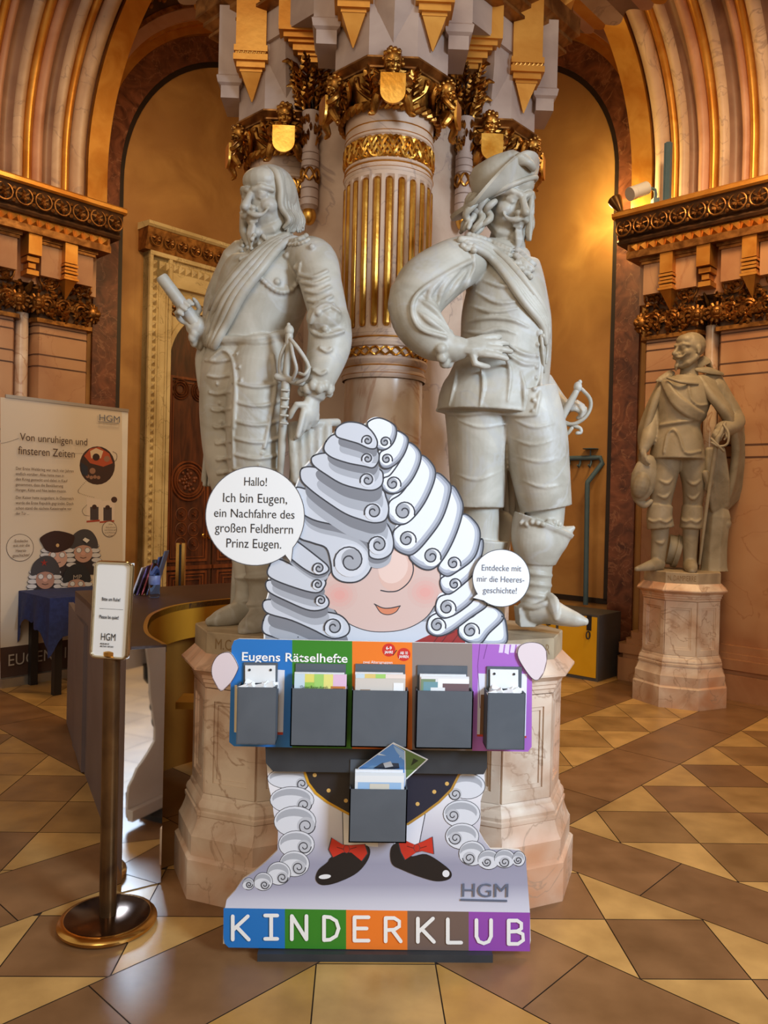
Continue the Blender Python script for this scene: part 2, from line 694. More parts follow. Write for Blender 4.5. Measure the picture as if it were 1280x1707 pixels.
rp.color_ramp.elements[1].position = .7
nt.links.new(nz.outputs['Fac'], rp.inputs[0])
mx = nt.nodes.new('ShaderNodeMix')
mx.data_type = 'RGBA'
mx.blend_type = 'MULTIPLY'
mx.inputs['Factor'].default_value = 1
nt.links.new(vc.outputs[0], mx.inputs['A'])
nt.links.new(rp.outputs[0], mx.inputs['B'])
nt.links.new(mx.outputs['Result'], bs.inputs['Base Color'])
mr = nt.nodes.new('ShaderNodeMapRange')
mr.inputs['To Min'].default_value = .24
mr.inputs['To Max'].default_value = .46
bs.inputs['Specular IOR Level'].default_value = .32
nt.links.new(nz.outputs['Fac'], mr.inputs['Value'])
nt.links.new(mr.outputs[0], bs.inputs['Roughness'])
fl.build('floor', [fm, mat('floor_joint', rgb(52, 36, 24), None, .8)], kind='structure', smooth=False, recalc=False)

# ------------------------------------------------------------------ walls
r2 = math.sqrt(.5)


class Side:
    """wall frame: u along the wall, v out of it into the hall, h up"""

    def __init__(s, o, du, dv, tip, v0, hc, ra, pan, panR):
        s.o, s.du, s.dv = Vector(o), Vector(du), Vector(dv)
        s.tip, s.v0, s.hc, s.ra, s.pan, s.panR = tip, v0, hc, ra, pan, panR

    def __call__(s, u, v, h):
        return s.o + s.du * u + s.dv * v + Vector((0, 0, h))

    def w(s, w, v, h):
        return s(s.tip + w, v, h)


CR_, CL_ = 9.8, 10.1
RS = Side((CR_ / 2, CR_ / 2, 0), (r2, -r2, 0), (-r2, -r2, 0), -3.333, 1.47, 4.5, 1.30, (-4.96, 4.69), 1.405)
LS = Side((-CL_ / 2, CL_ / 2, 0), (-r2, -r2, 0), (r2, -r2, 0), -3.582, 1.70, 4.5, 1.55, (-5.47, 4.55), 1.677)


def ubox(mb, S, u0, u1, v0, v1, h0, h1):
    a = [S(u0, v0, h0), S(u1, v0, h0), S(u1, v1, h0), S(u0, v1, h0)]
    mb.prism(a, (0, 0, h1 - h0))


def extr(mb, S, prof, u0, u1):
    """profile [(v, h)] swept along the wall"""
    mb.loft([[S(u0, v, h) for v, h in prof], [S(u1, v, h) for v, h in prof]])


for S, nm in ((LS, 'left'), (RS, 'right')):
    b = MB()
    ubox(b, S, -7.6, .6, -.3, -.0, 0, 6.6)
    b.build('wall_' + nm, M['plaster'], kind='structure')
ce = MB()
ce.box((.5, 5.2, 6.7), (13, 10.5, .2))
ce.build('ceiling', M['plaster'], kind='structure')

trim_no = [0]


def trim(mb, mats, **k):
    trim_no[0] += 1
    return mb.build('trim_%d' % trim_no[0], mats, kind='structure', **k)


def arc_ring(mb, S, c, r0, r1, va, vb, hbase, n=48, a0=0, a1=PI, free=False):
    """flat raised band round the arched wall panel, with straight legs down to hbase"""
    def path(r):
        if free:                                             # stop short of the pier and its arch
            t0 = math.acos(min(1, (S.tip - .012 - c[0]) / r1))
            return [(c[0] + r * math.cos(t), c[1] + r * math.sin(t)) for t in np.linspace(t0, PI, n)] + [(c[0] - r, hbase)]
        pts = [(c[0] + r, hbase)]
        pts += [(c[0] + r * math.cos(t), c[1] + r * math.sin(t)) for t in np.linspace(a0, a1, n)]
        pts += [(c[0] - r, hbase)]
        return pts
    A, B = path(r0), path(r1)
    rings = []
    for p, q in zip(A, B):
        rings.append([S(p[0], va, p[1]), S(p[0], vb, p[1]), S(q[0], vb, q[1]), S(q[0], va, q[1])])
    mb.loft(rings)


for S in (LS, RS):
    c, r = S.pan, S.panR
    hb = .62 if S is RS else .05
    b = MB()
    arc_ring(b, S, c, r - .035, r + .015, 0, .012, hb)
    if S is RS:
        ubox(b, S, c[0] - r, c[0] + r, 0, .012, hb - .03, hb + .02)
    trim(b, M['black'])
    b = MB()
    arc_ring(b, S, c, r + .015, r + .26, 0, .03, .05)
    trim(b, M['redmarble'])
    b = MB()
    arc_ring(b, S, c, r + .26, r + .33, 0, .10, 3.4, free=True)
    arc_ring(b, S, c, r + .33, r + .36, 0, .16, 3.4, free=True)
    trim(b, M['goldband'])
    b = MB()
    arc_ring(b, S, c, r + .36, r + .46, 0, .22, 3.4, free=True)
    b.m = 1
    arc_ring(b, S, c, r + .46, r + .50, 0, .26, 3.4, free=True)
    b.m = 2
    arc_ring(b, S, c, r + .50, r + .72, 0, .25, 3.4, free=True)
    b.m = 1
    arc_ring(b, S, c, r + .72, r + .80, 0, .34, 3.4, free=True)
    # rosettes in the dark ornamental band
    for t in np.linspace(math.acos((S.tip - .1 - c[0]) / (r + .72)), PI - .06, 30):
        q = S(c[0] + (r + .61) * math.cos(t), .26, c[1] + (r + .61) * math.sin(t))
        for k in range(5):
            a = k * 2 * PI / 5
            b.ell(q + S.du * .045 * math.cos(a) + Vector((0, 0, .045 * math.sin(a))), (.03, .02, .03), nu=6, nv=4)
    trim(b, [M['pink'], M['browngold'], M['darkgold']])

# transverse arches: mouldings from the wall pier over to the clustered pillar
RIB = [('goldband', 0, .19, 'flat'), ('groove', .19, .215, 'in'), ('stone', .215, .345, 'bead'), ('groove', .345, .36, 'in'), ('goldband', .36, .43, 'bead'),
       ('stone', .43, .52, 'bead'), ('ribbrown', .52, .60, 'cove'), ('pink', .60, .69, 'bead'), ('goldband', .69, .77, 'bead'), ('stone', .77, .86, 'bead'),
       ('ribbrown', .86, .96, 'cove'), ('pink', .96, 1.02, 'bead'), ('goldband', 1.02, 1.09, 'bead'), ('stone', 1.09, 1.2, 'bead'),
       ('ribbrown', 1.2, 1.3, 'cove'), ('pink', 1.3, 1.38, 'bead'), ('goldband', 1.38, 1.46, 'bead'), ('stone', 1.46, 1.6, 'bead'), ('groove', 1.6, 1.63, 'in'),
       ('goldband', 1.63, 1.82, 'flat')]
for S in (LS, RS):
    mats = ['goldband', 'groove', 'stone', 'ribbrown', 'pink']
    b = MB()
    path = [(0, h) for h in np.linspace(4.02, S.hc, 4)[:-1]]
    path = [('s', h) for h in np.linspace(4.02, S.hc, 5)[:-1]] + [('a', t) for t in np.linspace(0, PI, 56)] + [('e', h) for h in np.linspace(S.hc, 4.28, 4)[1:]]
    for mname, w0, w1, typ in RIB:
        n = 8
        prof = []
        for k in range(n + 1):
            t = k / n
            ww = w0 + (w1 - w0) * t
            if typ == 'bead':
                d = -.5 * (w1 - w0) * math.sin(PI * t) * .9
            elif typ == 'cove':
                d = .4 * (w1 - w0) * math.sin(PI * t)
            elif typ == 'in':
                d = .03
            else:
                d = -.015
            prof.append((ww, d))
        prof.append((w1, .75))
        prof.append((w0, .75))
        b.m = mats.index(mname)
        rings = []
        for kind, t in path:
            ring = []
            for ww, d in prof:
                rr = S.ra + d
                if kind == 's':
                    v, h = S.v0 - rr, t
                elif kind == 'e':
                    v, h = S.v0 + rr, t
                else:
                    v, h = S.v0 - rr * math.cos(t), S.hc + rr * math.sin(t)
                ring.append(S.w(ww, v, h))
            rings.append(ring)
        b.loft(rings)
    trim(b, [M[k] for k in mats])


def rosette(mb, q, du, dv, r, rim=True, leaf=6):
    """ring with a leaf inside, q on the surface"""
    up_ = Vector((0, 0, 1))
    if rim:
        mb.tube([q + du * r * math.cos(t) + up_ * r * math.sin(t) + dv * .006 for t in np.linspace(0, 2 * PI, 17)], r * .12, n=6)
    for k in range(leaf):
        a = k * 2 * PI / leaf + .3
        d = du * math.cos(a) + up_ * math.sin(a)
        mb.tube([q + dv * .004, q + d * r * .45 + dv * .022, q + d * r * .85 + dv * .004], [r * .1, r * .24, r * .05], n=6, flat=.6)
    mb.ell(q + dv * .015, r * .16, nu=6, nv=4)


def scroll_frieze(mb, S, u0, u1, v, h0, h1, k, seed):
    """carved band of curling leaf scrolls"""
    rr = random.Random(seed)
    H_ = h1 - h0
    st = (u1 - u0) / k
    for i in range(k):
        cu = u0 + st * (i + .5)
        q = S(cu, v, (h0 + h1) / 2)
        r0 = min(st, H_) * .46
        pts = []
        for t in np.linspace(0, 4.2 * PI, 26):
            r_ = r0 * (1 - t / (4.2 * PI) * .75)
            sg = 1 if i % 2 else -1
            pts.append(q + S.du * r_ * math.cos(t) * sg + Vector((0, 0, r_ * math.sin(t))) + S.dv * (.012 + .01 * math.sin(t)))
        mb.tube(pts, [.016 - .008 * j / 26 for j in range(26)], n=6)
        for j in range(9):
            a = rr.uniform(0, 2 * PI)
            d = S.du * math.cos(a) + Vector((0, 0, math.sin(a)))
            c0 = q + d * r0 * rr.uniform(.2, .9)
            mb.tube([c0, c0 + d * .03 + S.dv * .035, c0 + d * .065 + S.dv * .01], [.010, .026, .004], n=6, flat=.6)


def lion(mb, q, d, r):
    """carved lion mask looking along d"""
    d = Vector(d).normalized()
    x = Vector((0, 0, 1)).cross(d).normalized()
    z = Vector((0, 0, 1))
    mb.ell(q, r, nu=10, nv=7)
    mb.ell(q + d * r * .8 - z * r * .15, (r * .5, r * .5, r * .42), nu=8, nv=6)
    mb.ell(q + d * r * 1.15 - z * r * .02, r * .2, nu=6, nv=5)
    mb.ell(q + d * r * .7 - z * r * .65, (r * .34, r * .34, r * .2), nu=6, nv=5)
    for s_ in (-1, 1):
        mb.ell(q + d * r * .75 + x * s_ * r * .38 + z * r * .3, r * .22, nu=6, nv=5)
        mb.ell(q + x * s_ * r * .8 + z * r * .7, r * .26, nu=6, nv=5)
    for k in range(12):
        a = k * 2 * PI / 12
        e = x * math.cos(a) + z * math.sin(a)
        mb.tube([q + e * r * .7 + d * r * .2, q + e * r * 1.25 + d * r * .1, q + e * r * 1.5 - d * r * .2], [r * .2, r * .24, r * .06], n=6)


def oct_pil(mb, S, w0, w1, vf, ch, h0, h1, grow=0):
    """pilaster block with chamfered corners"""
    w0, w1, vf = w0 - grow, w1 + grow, vf + grow
    a = [S.w(w0, -.05, h0), S.w(w0, vf - ch, h0), S.w(w0 + ch * .6, vf, h0), S.w(w1 - ch * .6, vf, h0), S.w(w1, vf - ch, h0), S.w(w1, -.05, h0)]
    mb.prism(a, (0, 0, h1 - h0))


for S in (LS, RS):
    END = 2.6
    VP = .32
    # pier body
    b = MB()
    PILS = [(.22, .70), (.86, END)]
    for w0, w1 in PILS:
        oct_pil(b, S, w0, w1, VP, .05, .40, 3.62)
        for h in (2.66, 2.74, 2.84, 2.90):
            pass
    ubox(b, S, S.tip + .60, S.tip + 1.0, 0, .14, 0.3, 3.7)
    b.m = 1
    for w0, w1 in PILS:
        for h in (2.60, 2.70, 2.88, 2.945):
            oct_pil(b, S, w0, w1, VP, .05, h, h + .012, .002)
    oct_pil(b, S, .86, END, VP, .05, 2.03, 2.045, .002)
    oct_pil(b, S, .86, END, VP, .05, 1.93, 1.945, .002)
    # base mouldings
    b.m = 0
    for w0, w1 in PILS:
        oct_pil(b, S, w0, w1, VP, .06, 0, .20, .13)
        oct_pil(b, S, w0, w1, VP, .06, .20, .24, .10)
        oct_pil(b, S, w0, w1, VP, .06, .24, .32, .125)
        oct_pil(b, S, w0, w1, VP, .06, .32, .36, .08)
        oct_pil(b, S, w0, w1, VP, .06, .36, .42, .05)
    # corner colonnette between the pilasters
    b.m = 2
    b.lathe([(.09, 0), (.09, .25), (.07, .33), (.055, .38), (.055, 3.05)], S.w(.78, .22, 0), n=16)
    trim(b, [M['pier'], M['groove'], M['shaft']])
    # carved capital friezes with lion masks
    b = MB()
    for i, (w0, w1) in enumerate(PILS):
        oct_pil(b, S, w0, w1, VP, .05, 2.975, 3.01, .035)
        scroll_frieze(b, S, S.tip + w0 + .03, S.tip + min(w1, 1.6), VP + .015, 3.02, 3.25, 3 if i == 0 else 5, 3 + i)
        for w in (w0 - .01, w1 + .0) if i == 0 else (w0,):
            lion(b, S.w(w, VP + .03, 3.13), S.dv * 1.0 + S.du * (-.5 if w < .5 else .3), .062)
    for w in (.31, .60, .98, 1.32):
        rosette(b, S.w(w, VP + .008, 3.36), S.du, S.dv, .085, leaf=7)
        rosette(b, S.w(w, VP + .008, 3.36), S.du, S.dv, .05, leaf=6)
    for i, (w0, w1) in enumerate(PILS):
        rr = random.Random(11 + i)
        for k in range(90 if i == 0 else 150):
            u_ = S.tip + rr.uniform(w0, min(w1, 1.6))
            q = S(u_, VP + .012, rr.uniform(3.03, 3.30))
            a = rr.uniform(0, 2 * PI)
            d = S.du * math.cos(a) + Vector((0, 0, math.sin(a)))
            b.tube([q, q + d * .028 + S.dv * .03, q + d * .06 + S.dv * .006], [.006, .018, .003], n=5, flat=.6)
    b.m = 1
    for i, (w0, w1) in enumerate(PILS):
        oct_pil(b, S, w0, w1, VP, .05, 3.01, 3.29, .006)
    b.m = 0
    # colonnette leaf capital
    for k in range(14):
        a = k * 2 * PI / 7
        for lv in (0, 1):
            q = S.w(.78, .22, 3.06 + .12 * lv)
            d = S.du * math.cos(a + lv) + S.dv * math.sin(a + lv)
            b.tube([q + d * .05, q + d * .075 + Vector((0, 0, .07)), q + d * .12 + Vector((0, 0, .13))], [.015, .034, .012], n=6, flat=.6)
    trim(b, [M['frieze'], M['darkgold']])
    # corbel table
    b = MB()
    for w0, w1 in ((.24, .42), (.52, .70), (.90, 1.08), (1.2, 1.36), (1.48, 1.66), (1.8, 1.98)):
        b.m = 0
        ubox(b, S, S.tip + w0, S.tip + w1, .1, .40, 3.36, 3.62)
        b.m = 1
        ubox(b, S, S.tip + w0 - .015, S.tip + w1 + .015, .1, .415, 3.62, 3.645)
        ubox(b, S, S.tip + w0 - .03, S.tip + w1 + .03, .1, .43, 3.645, 3.67)
    for w in (.47, .78, 1.14, 1.42, 1.73):
        drop = w != .78
        b.m = 2
        ubox(b, S, S.tip + w - .055, S.tip + w + .055, .1, .47, 3.50, 3.70)
        if drop:
            for hh, g in ((3.49, .006), (3.46, .0), (3.43, .006), (3.40, .0), (3.375, .01)):
                ubox(b, S, S.tip + w - .055 - g, S.tip + w + .055 + g, .1, .47 + g, hh - .02, hh)
            b.loft([[S.w(w - .05, .34, 3.355), S.w(w + .05, .34, 3.355), S.w(w + .05, .465, 3.355), S.w(w - .05, .465, 3.355)],
                    [S.w(w - .003, .34, 3.20), S.w(w + .003, .34, 3.20), S.w(w + .003, .36, 3.20), S.w(w - .003, .36, 3.20)]])
        else:
            for hh, g in ((3.49, .0), (3.44, -.02), (3.38, .0)):
                ubox(b, S, S.tip + w - .05 - g, S.tip + w + .05 + g, .1, .43 + g, hh - .04, hh)
    b.m = 0
    ubox(b, S, S.tip + .16, S.tip + END, .0, .30, 3.3, 3.7)
    b.m = 1
    ubox(b, S, S.tip + .12, S.tip + END, .0, .49, 3.67, 3.73)
    # row of pyramid studs
    b.m = 1
    ubox(b, S, S.tip + .10, S.tip + END, .0, .43, 3.73, 3.82)
    b.m = 2
    k = 0
    ww = .12
    while ww < 1.9:
        a = [S.w(ww, .43, 3.735), S.w(ww + .075, .43, 3.735), S.w(ww + .075, .43, 3.815), S.w(ww, .43, 3.815)]
        ap = S.w(ww + .0375, .475, 3.775)
        b.add(a + [ap], [(0, 1, 4), (1, 2, 4), (2, 3, 4), (3, 0, 4)])
        ww += .078
    trim(b, [M['pier'], M['browngold'], M['goldband']])
    # cornice
    b = MB()
    extr(b, S, [(0, 3.82), (.46, 3.82), (.475, 3.84), (.46, 3.86), (.44, 3.87), (.46, 3.885), (.47, 3.93), (.50, 4.0), (.52, 4.03), (0, 4.03)], S.tip + .02, S.tip + END)
    b.m = 1
    extr(b, S, [(0, 4.03), (.53, 4.03), (.545, 4.045), (.545, 4.075), (.53, 4.09), (0, 4.09)], S.tip, S.tip + END)
    b.m = 2
    ww = .09
    while ww < 1.9:
        rosette(b, S.w(ww, .492, 3.948), S.du, (S.dv + Vector((0, 0, -.3))).normalized(), .068)
        for hh in (-1, 1):
            b.ell(S.w(ww + .08, .492, 3.945 + hh * .05), (.018, .018, .018), nu=6, nv=4)
        ww += .16
    trim(b, [M['darkgold'], M['goldband'], M['browngold']])

# ------------------------------------------------------------------ clustered pillar
PC = Vector((.104, 4.13, 0))
pillar = thing('clustered_pillar', 'clustered marble and gilded pillar with fluted front column rising between the two big statues', 'pillar', PC)
b = MB()
b.lathe([(.46, 0), (.46, .25), (.433, .3), (.433, 3.9)], PC, n=8, phase=PI / 8, cap=True)
core = b.build('core', M['stone'], pillar)

# upper mass and cornice that carries the vault arches
b = MB()
SQ = lambda hd, h: [PC + Vector((hd, 0, h)), PC + Vector((0, hd, h)), PC + Vector((-hd, 0, h)), PC + Vector((0, -hd, h))]
b.m = 0
b.loft([SQ(.86, 3.72), SQ(.86, 3.9)])
b.m = 1
pr = [(.88, 3.86), (.93, 3.875), (.93, 3.89), (.90, 3.90), (.96, 3.93), (.96, 3.95), (1.0, 3.97), (1.0, 4.05), (1.0, 4.06), (.96, 4.07), (.96, 4.16), (1.0, 4.17), (1.02, 4.185), (1.0, 4.2)]
b.loft([SQ(h, z) for h, z in pr])
b.m = 0
b.loft([SQ(1.0, 4.2), SQ(1.06, 4.33), SQ(1.06, 4.36), SQ(1.0, 4.38), SQ(.95, 4.4), SQ(.95, 6.6)])
b.m = 2
for sx in (-1, 1):
    d = Vector((-sx * r2, -r2, 0))
    nn = Vector((sx * r2, -r2, 0))
    for k in range(17):
        a0 = PC + Vector((sx * .955, 0, 0)) + d * (.02 + k * .078)
        q = [a0 + Vector((0, 0, 4.075)), a0 + d * .074 + Vector((0, 0, 4.075)), a0 + d * .074 + Vector((0, 0, 4.155)), a0 + Vector((0, 0, 4.155))]
        b.add(q + [a0 + d * .037 + nn * .05 + Vector((0, 0, 4.115))], [(0, 1, 4), (1, 2, 4), (2, 3, 4), (3, 0, 4)])
    for k in range(8):
        rosette(b, PC + Vector((sx * 1.035, 0, 4.27)) + d * (.09 + k * .16) + nn * .004, d, nn, .062)
b.build('upper_cornice', [M['corbel'], M['browngold'], M['goldband']], pillar)


def braid(mb, c, r, h0, h1, waves, strands=3, th=.008, a0=0, a1=2 * PI):
    n = int(waves * 14)
    for k in range(strands):
        for sg in (-1, 1):
            pts = []
            for i in range(n + 1):
                a = a0 + (a1 - a0) * i / n
                ph = waves * (i / n) * 2 * PI + k * 2 * PI / strands
                z = (h0 + h1) / 2 + sg * (h1 - h0) * .43 * math.sin(ph)
                rr = r + .006 * math.cos(2 * ph + sg)
                pts.append(c + Vector((rr * math.cos(a), rr * math.sin(a), z)))
            mb.tube(pts, th, n=5)


def ring_rope(mb, c, r, h, th, k=40):
    for i in range(k):
        a = 2 * PI * i / k
        p = []
        for t in (-1, -.4, .4, 1):
            aa = a + t * 2 * PI / k * .85
            ph = t * 1.25
            p.append(c + Vector(((r + th * .62 * math.cos(ph)) * math.cos(aa), (r + th * .62 * math.cos(ph)) * math.sin(aa), h + th * .8 * math.sin(ph))))
        mb.tube(p, [th * .3, th * .62, th * .62, th * .3], n=6)


def acanthus(mb, q, d, h, wd):
    """a lobed leaf standing at q, tip bending along d"""
    d = Vector(d).normalized()
    x = Vector((0, 0, 1)).cross(d).normalized()
    z = Vector((0, 0, 1))
    mb.tube([q, q + z * h * .45 + d * .012, q + z * h * .85 + d * .035, q + z * h + d * .075, q + z * h * .86 + d * .10], [wd * .28, wd * .4, wd * .34, wd * .22, .004], n=6, flat=.4, up=x)
    for k, t in enumerate((.12, .36, .6, .8)):
        for s_ in (-1, 1):
            c0 = q + z * h * t + d * .015
            e = c0 + x * s_ * wd * (.62 - .1 * k) + z * h * .20 + d * (.03 + .02 * t)
            mb.tube([c0, c0.lerp(e, .55) + d * .012, e], [wd * .14, wd * .22, wd * .04], n=5, flat=.55)


def cherub(mb, shield, q, d, s):
    """winged child with a shield; q = centre of the head, d = facing, s = head height"""
    d = Vector(d).normalized()
    z = Vector((0, 0, 1))
    x = z.cross(d).normalized()
    rot = Matrix((x, -d, z)).transposed()
    L = lambda a, b_, c: q + x * a * s - d * b_ * s + z * c * s
    td = (d * math.cos(.5) - z * math.sin(.5)).normalized()
    tz = (z * math.cos(.5) + d * math.sin(.5)).normalized()
    trunk = L
    rot = Matrix((x, -td, tz)).transposed()
    L = lambda a, b_, c: q + x * a * s - td * b_ * s + tz * c * s
    mb.ell(q, (s * .42, s * .46, s * .5), rot)
    mb.ell(L(0, -.30, -.18), (s * .30, s * .22, s * .30), rot)
    for sg in (-1, 1):
        mb.ell(L(sg * .2, -.36, -.14), s * .15, nu=8, nv=6)
        mb.tube([L(sg * .05, -.47, .06), L(sg * .2, -.44, .1), L(sg * .3, -.34, .05)], s * .05, n=6)
    mb.tube([L(0, -.46, .05), L(0, -.57, -.1)], [s * .05, s * .09], n=6, rnd=True)
    mb.tube([L(-.12, -.47, -.26), L(0, -.52, -.28), L(.12, -.47, -.26)], s * .05, n=6, rnd=True)
    mb.ell(L(0, -.42, -.38), s * .12, nu=8, nv=6)
    for k in range(26):                                     # curls
        a = 2.4 * k
        t = k / 26
        e = Vector((math.cos(a) * math.sqrt(1 - t * t), math.sin(a) * math.sqrt(1 - t * t), t))
        e.z = e.z * 1.2 - .2
        if e.y > -.1 or e.z > .55:
            mb.ell(L(e.x * .43, e.y * .44, e.z * .5 + .02), s * .12, nu=7, nv=5)
    L = trunk
    rot = Matrix((x, -d, z)).transposed()
    mb.ell(L(0, .05, -.95), (s * .42, s * .3, s * .55), rot)    # trunk
    for sg in (-1, 1):
        mb.tube([L(sg * .42, 0, -.62), L(sg * .72, -.2, -.95), L(sg * .55, -.55, -1.25), L(sg * .36, -.62, -1.0 if sg > 0 else -.75)], [s * .17, s * .17, s * .13, s * .09], n=8, smooth=3, rnd=True)
        for f in range(4):
            e = L(sg * (.36 - .06 * f), -.64, (-1.0 if sg > 0 else -.72) - .05 * f)
            mb.tube([e, e - x * sg * s * .16 + d * s * .03], s * .05, n=5, rnd=True)
        mb.tube([L(sg * .25, 0, -1.4), L(sg * .62, -.35, -1.75), L(sg * .78, -.1, -2.2), L(sg * .95, -.2, -2.35)], [s * .24, s * .24, s * .15, s * .1], n=8, smooth=3, rnd=True)
        for f in range(6):                                   # wing feathers
            r0 = L(sg * .38, .22, -.5 - .05 * f)
            e = L(sg * (1.15 - .08 * f), .3, -.15 - .28 * f)
            mb.tube([r0, r0.lerp(e, .6) + z * s * .12, e], [s * .08, s * .15, s * .05], n=6, flat=.4)
    pr = []
    W = .54
    for t in np.linspace(0, 1, 5):
        pr.append((-W + 2 * W * t, -.86))
    for a in np.linspace(0, -PI, 13):
        pr.append((W * math.cos(a), -1.62 + .54 * math.sin(a)))
    c0 = [L(a, -.52 - .1 * math.cos(a * 1.6), b_) for a, b_ in pr]
    shield.prism(c0, d * s * .14)


def oct_frame(c, ap, h, ph=PI / 8):
    r_ = ap / math.cos(PI / 8)
    return [c + Vector((r_ * math.cos(k * PI / 4 + ph), r_ * math.sin(k * PI / 4 + ph), h)) for k in range(8)]


def pendant(mb, c, wd, htip, hspike, hmould, htop, y=None):
    """gilded hanging block: square shaft, mouldings, pyramid tip (c = centre)"""
    def sq(h, g):
        return [c + Vector((sx * (wd / 2 + g), sy * (wd / 2 + g), h)) for sx, sy in ((-1, -1), (1, -1), (1, 1), (-1, 1))]
    mb.loft([sq(htip, -wd / 2 + .002), sq(hspike, -.022)])
    hs = np.linspace(hspike, hmould, 9)
    gs = [-.018, -.004, -.004, .010, .010, .002, .008, .008, .0]
    rings = []
    for i in range(8):
        rings += [sq(hs[i], gs[i]), sq(hs[i + 1], gs[i])]
    mb.loft(rings)
    mb.loft([sq(hmould, 0), sq(htop, 0)])
    for fy in (-1,):
        for k in range(7):
            q = c + Vector((-wd / 2 + wd * (k + .5) / 7, -wd / 2 - .004, hs[5]))
            mb.tube([q + Vector((-.008, 0, -.009)), q + Vector((.008, -.004, .009))], .005, n=5, rnd=True)


def column(off, gold_side, full):
    c = PC + Vector(off)
    body = MB()
    if full:
        body.m = 1
        body.lathe([(.205, 0), (.205, .1), (.19, .14), (.185, 1.0), (.179, 2.05)], c, n=40)
        body.m = 0
        body.lathe([(.19, 2.05), (.194, 2.065), (.19, 2.08), (.186, 2.085), (.186, 2.11), (.196, 2.12), (.2, 2.13), (.196, 2.14), (.186, 2.145), (.186, 2.185), (.196, 2.19),
                    (.203, 2.205), (.196, 2.22), (.19, 2.225), (.198, 2.24), (.198, 2.245)], c, n=40)
        nf, per = 22, 8                                      # fluted drum
        hs = [2.245, 2.262, 2.275, 2.29, 2.90, 2.915, 2.928, 2.945]
        dp = [0, 0, .7, 1, 1, .7, 0, 0]
        rings = []
        for h, k in zip(hs, dp):
            ring = []
            for j in range(nf * per):
                a = 2 * PI * (j / (nf * per))
                u_ = (j % per) / per
                fl_ = .022 * max(0, math.sin(PI * min(max((u_ - .14) / .72, 0), 1))) ** .6
                rr = .199 - fl_ * k
                ring.append(c + Vector((rr * math.cos(a), rr * math.sin(a), h)))
            rings.append(ring)
        body.loft(rings)
    else:
        body.lathe([(.2, 0), (.198, 2.945)], c, n=40)
    body.lathe([(.2, 2.945), (.204, 2.955), (.204, 2.965), (.196, 2.97), (.196, 2.985), (.202, 2.99), (.2, 3.0), (.195, 3.002), (.195, 3.10), (.202, 3.105), (.202, 3.115), (.196, 3.12),
                (.2, 3.13), (.2, 3.15), (.195, 3.155), (.2, 3.165), (.202, 3.21)], c, n=40)
    col = body.build('column', [M['stone'], M['shaft']], pillar)
    if full:
        g = MB()
        for j in range(nf):
            a = 2 * PI * (j + .5) / nf
            q = c + Vector((.190 * math.cos(a), .190 * math.sin(a), 0))
            g.tube([q + Vector((0, 0, h)) for h in (2.285, 2.905)], .0155, n=8, rnd=True)
        for h, r_ in ((2.105, .189), (2.19, .19), (2.228, .197), (2.96, .203), (2.985, .199), (3.118, .2), (3.155, .199), (2.07, .192)):
            g.lathe([(r_ - .004, h - .004), (r_ + .004, h), (r_ - .004, h + .004)], c, n=40)
        g.build('gilded_flutes', M['gold'], col)
        g = MB()
        braid(g, c, .189, 2.145, 2.185, 13, 2, .005)
        g.build('interlace_band', M['gold'], col)
    g = MB()
    braid(g, c, .198, 3.0, 3.10, 9, 3, .0075)
    g.build('braided_band', M['gold'], col)
    # capital
    g = MB()
    g.lathe([(.19, 3.2), (.2, 3.25), (.215, 3.32), (.235, 3.37)], c, n=24)
    ring_rope(g, c, .212, 3.215, .022)
    for k in range(8):
        a = -PI / 2 + (k + .5) * PI / 4
        d = Vector((math.cos(a), math.sin(a), 0))
        acanthus(g, c + d * .205 + Vector((0, 0, 3.235)), d, .11, .075)
        for s_ in (-1, 1):
            a2 = a + s_ * .26
            d2 = Vector((math.cos(a2), math.sin(a2), 0))
            g.tube([c + d * .21 + Vector((0, 0, 3.24)), c + d2 * .235 + Vector((0, 0, 3.29)), c + d2 * .25 + Vector((0, 0, 3.33)), c + d2 * .265 + Vector((0, 0, 3.31))], [.012, .012, .012, .006], n=6, smooth=2)
    cap = g.build('capital', M['oldgold'], col)
    g = MB()
    fr = [oct_frame(c, .215, 3.355), oct_frame(c, .235, 3.362), oct_frame(c, .235, 3.37), oct_frame(c, .255, 3.385), oct_frame(c, .262, 3.39), oct_frame(c, .262, 3.398), oct_frame(c, .25, 3.402)]
    g.loft(fr)
    g.build('abacus', M['browngold'], col)
    ch, sh = MB(), MB()
    for a, s_ in ((-90, .098), (-160, .085), (-20, .085)):
        d = Vector((math.cos(R(a)), math.sin(R(a)), 0))
        cherub(ch, sh, c + d * .262 + Vector((0, 0, 3.372 if a == -90 else 3.35)), d, s_)
    ch.build('cherub', M['oldgold'], cap)
    sh.build('shield', M['gold'], cap)
    # stone prism above, with hanging corbels
    b_ = MB()
    b_.loft([oct_frame(c, .25, 3.402), oct_frame(c, .25, 3.95)])
    q = c + Vector((0, -.25, 0))
    dia = lambda h, r_: [q + Vector((r_, 0, h)), q + Vector((0, r_, h)), q + Vector((-r_, 0, h)), q + Vector((0, -r_, h))]
    b_.loft([dia(3.46, .002), dia(3.575, .062), dia(3.585, .07), dia(3.60, .075), dia(3.62, .085), dia(3.635, .085), dia(3.95, .085)])
    for sx in (-1, 1):
        o_ = c + Vector((sx * .29, -.05, 0))
        bx = lambda h, g_: [o_ + Vector((a_ * (.045 + g_), b2 * (.10 + g_), h)) for a_, b2 in ((-1, -1), (1, -1), (1, 1), (-1, 1))]
        b_.loft([bx(3.50, 0), bx(3.56, 0), bx(3.57, .014), bx(3.60, .02), bx(3.61, .012), bx(3.95, .012)])
    b_.build('prism_block', M['corbel'], pillar)
    g = MB()
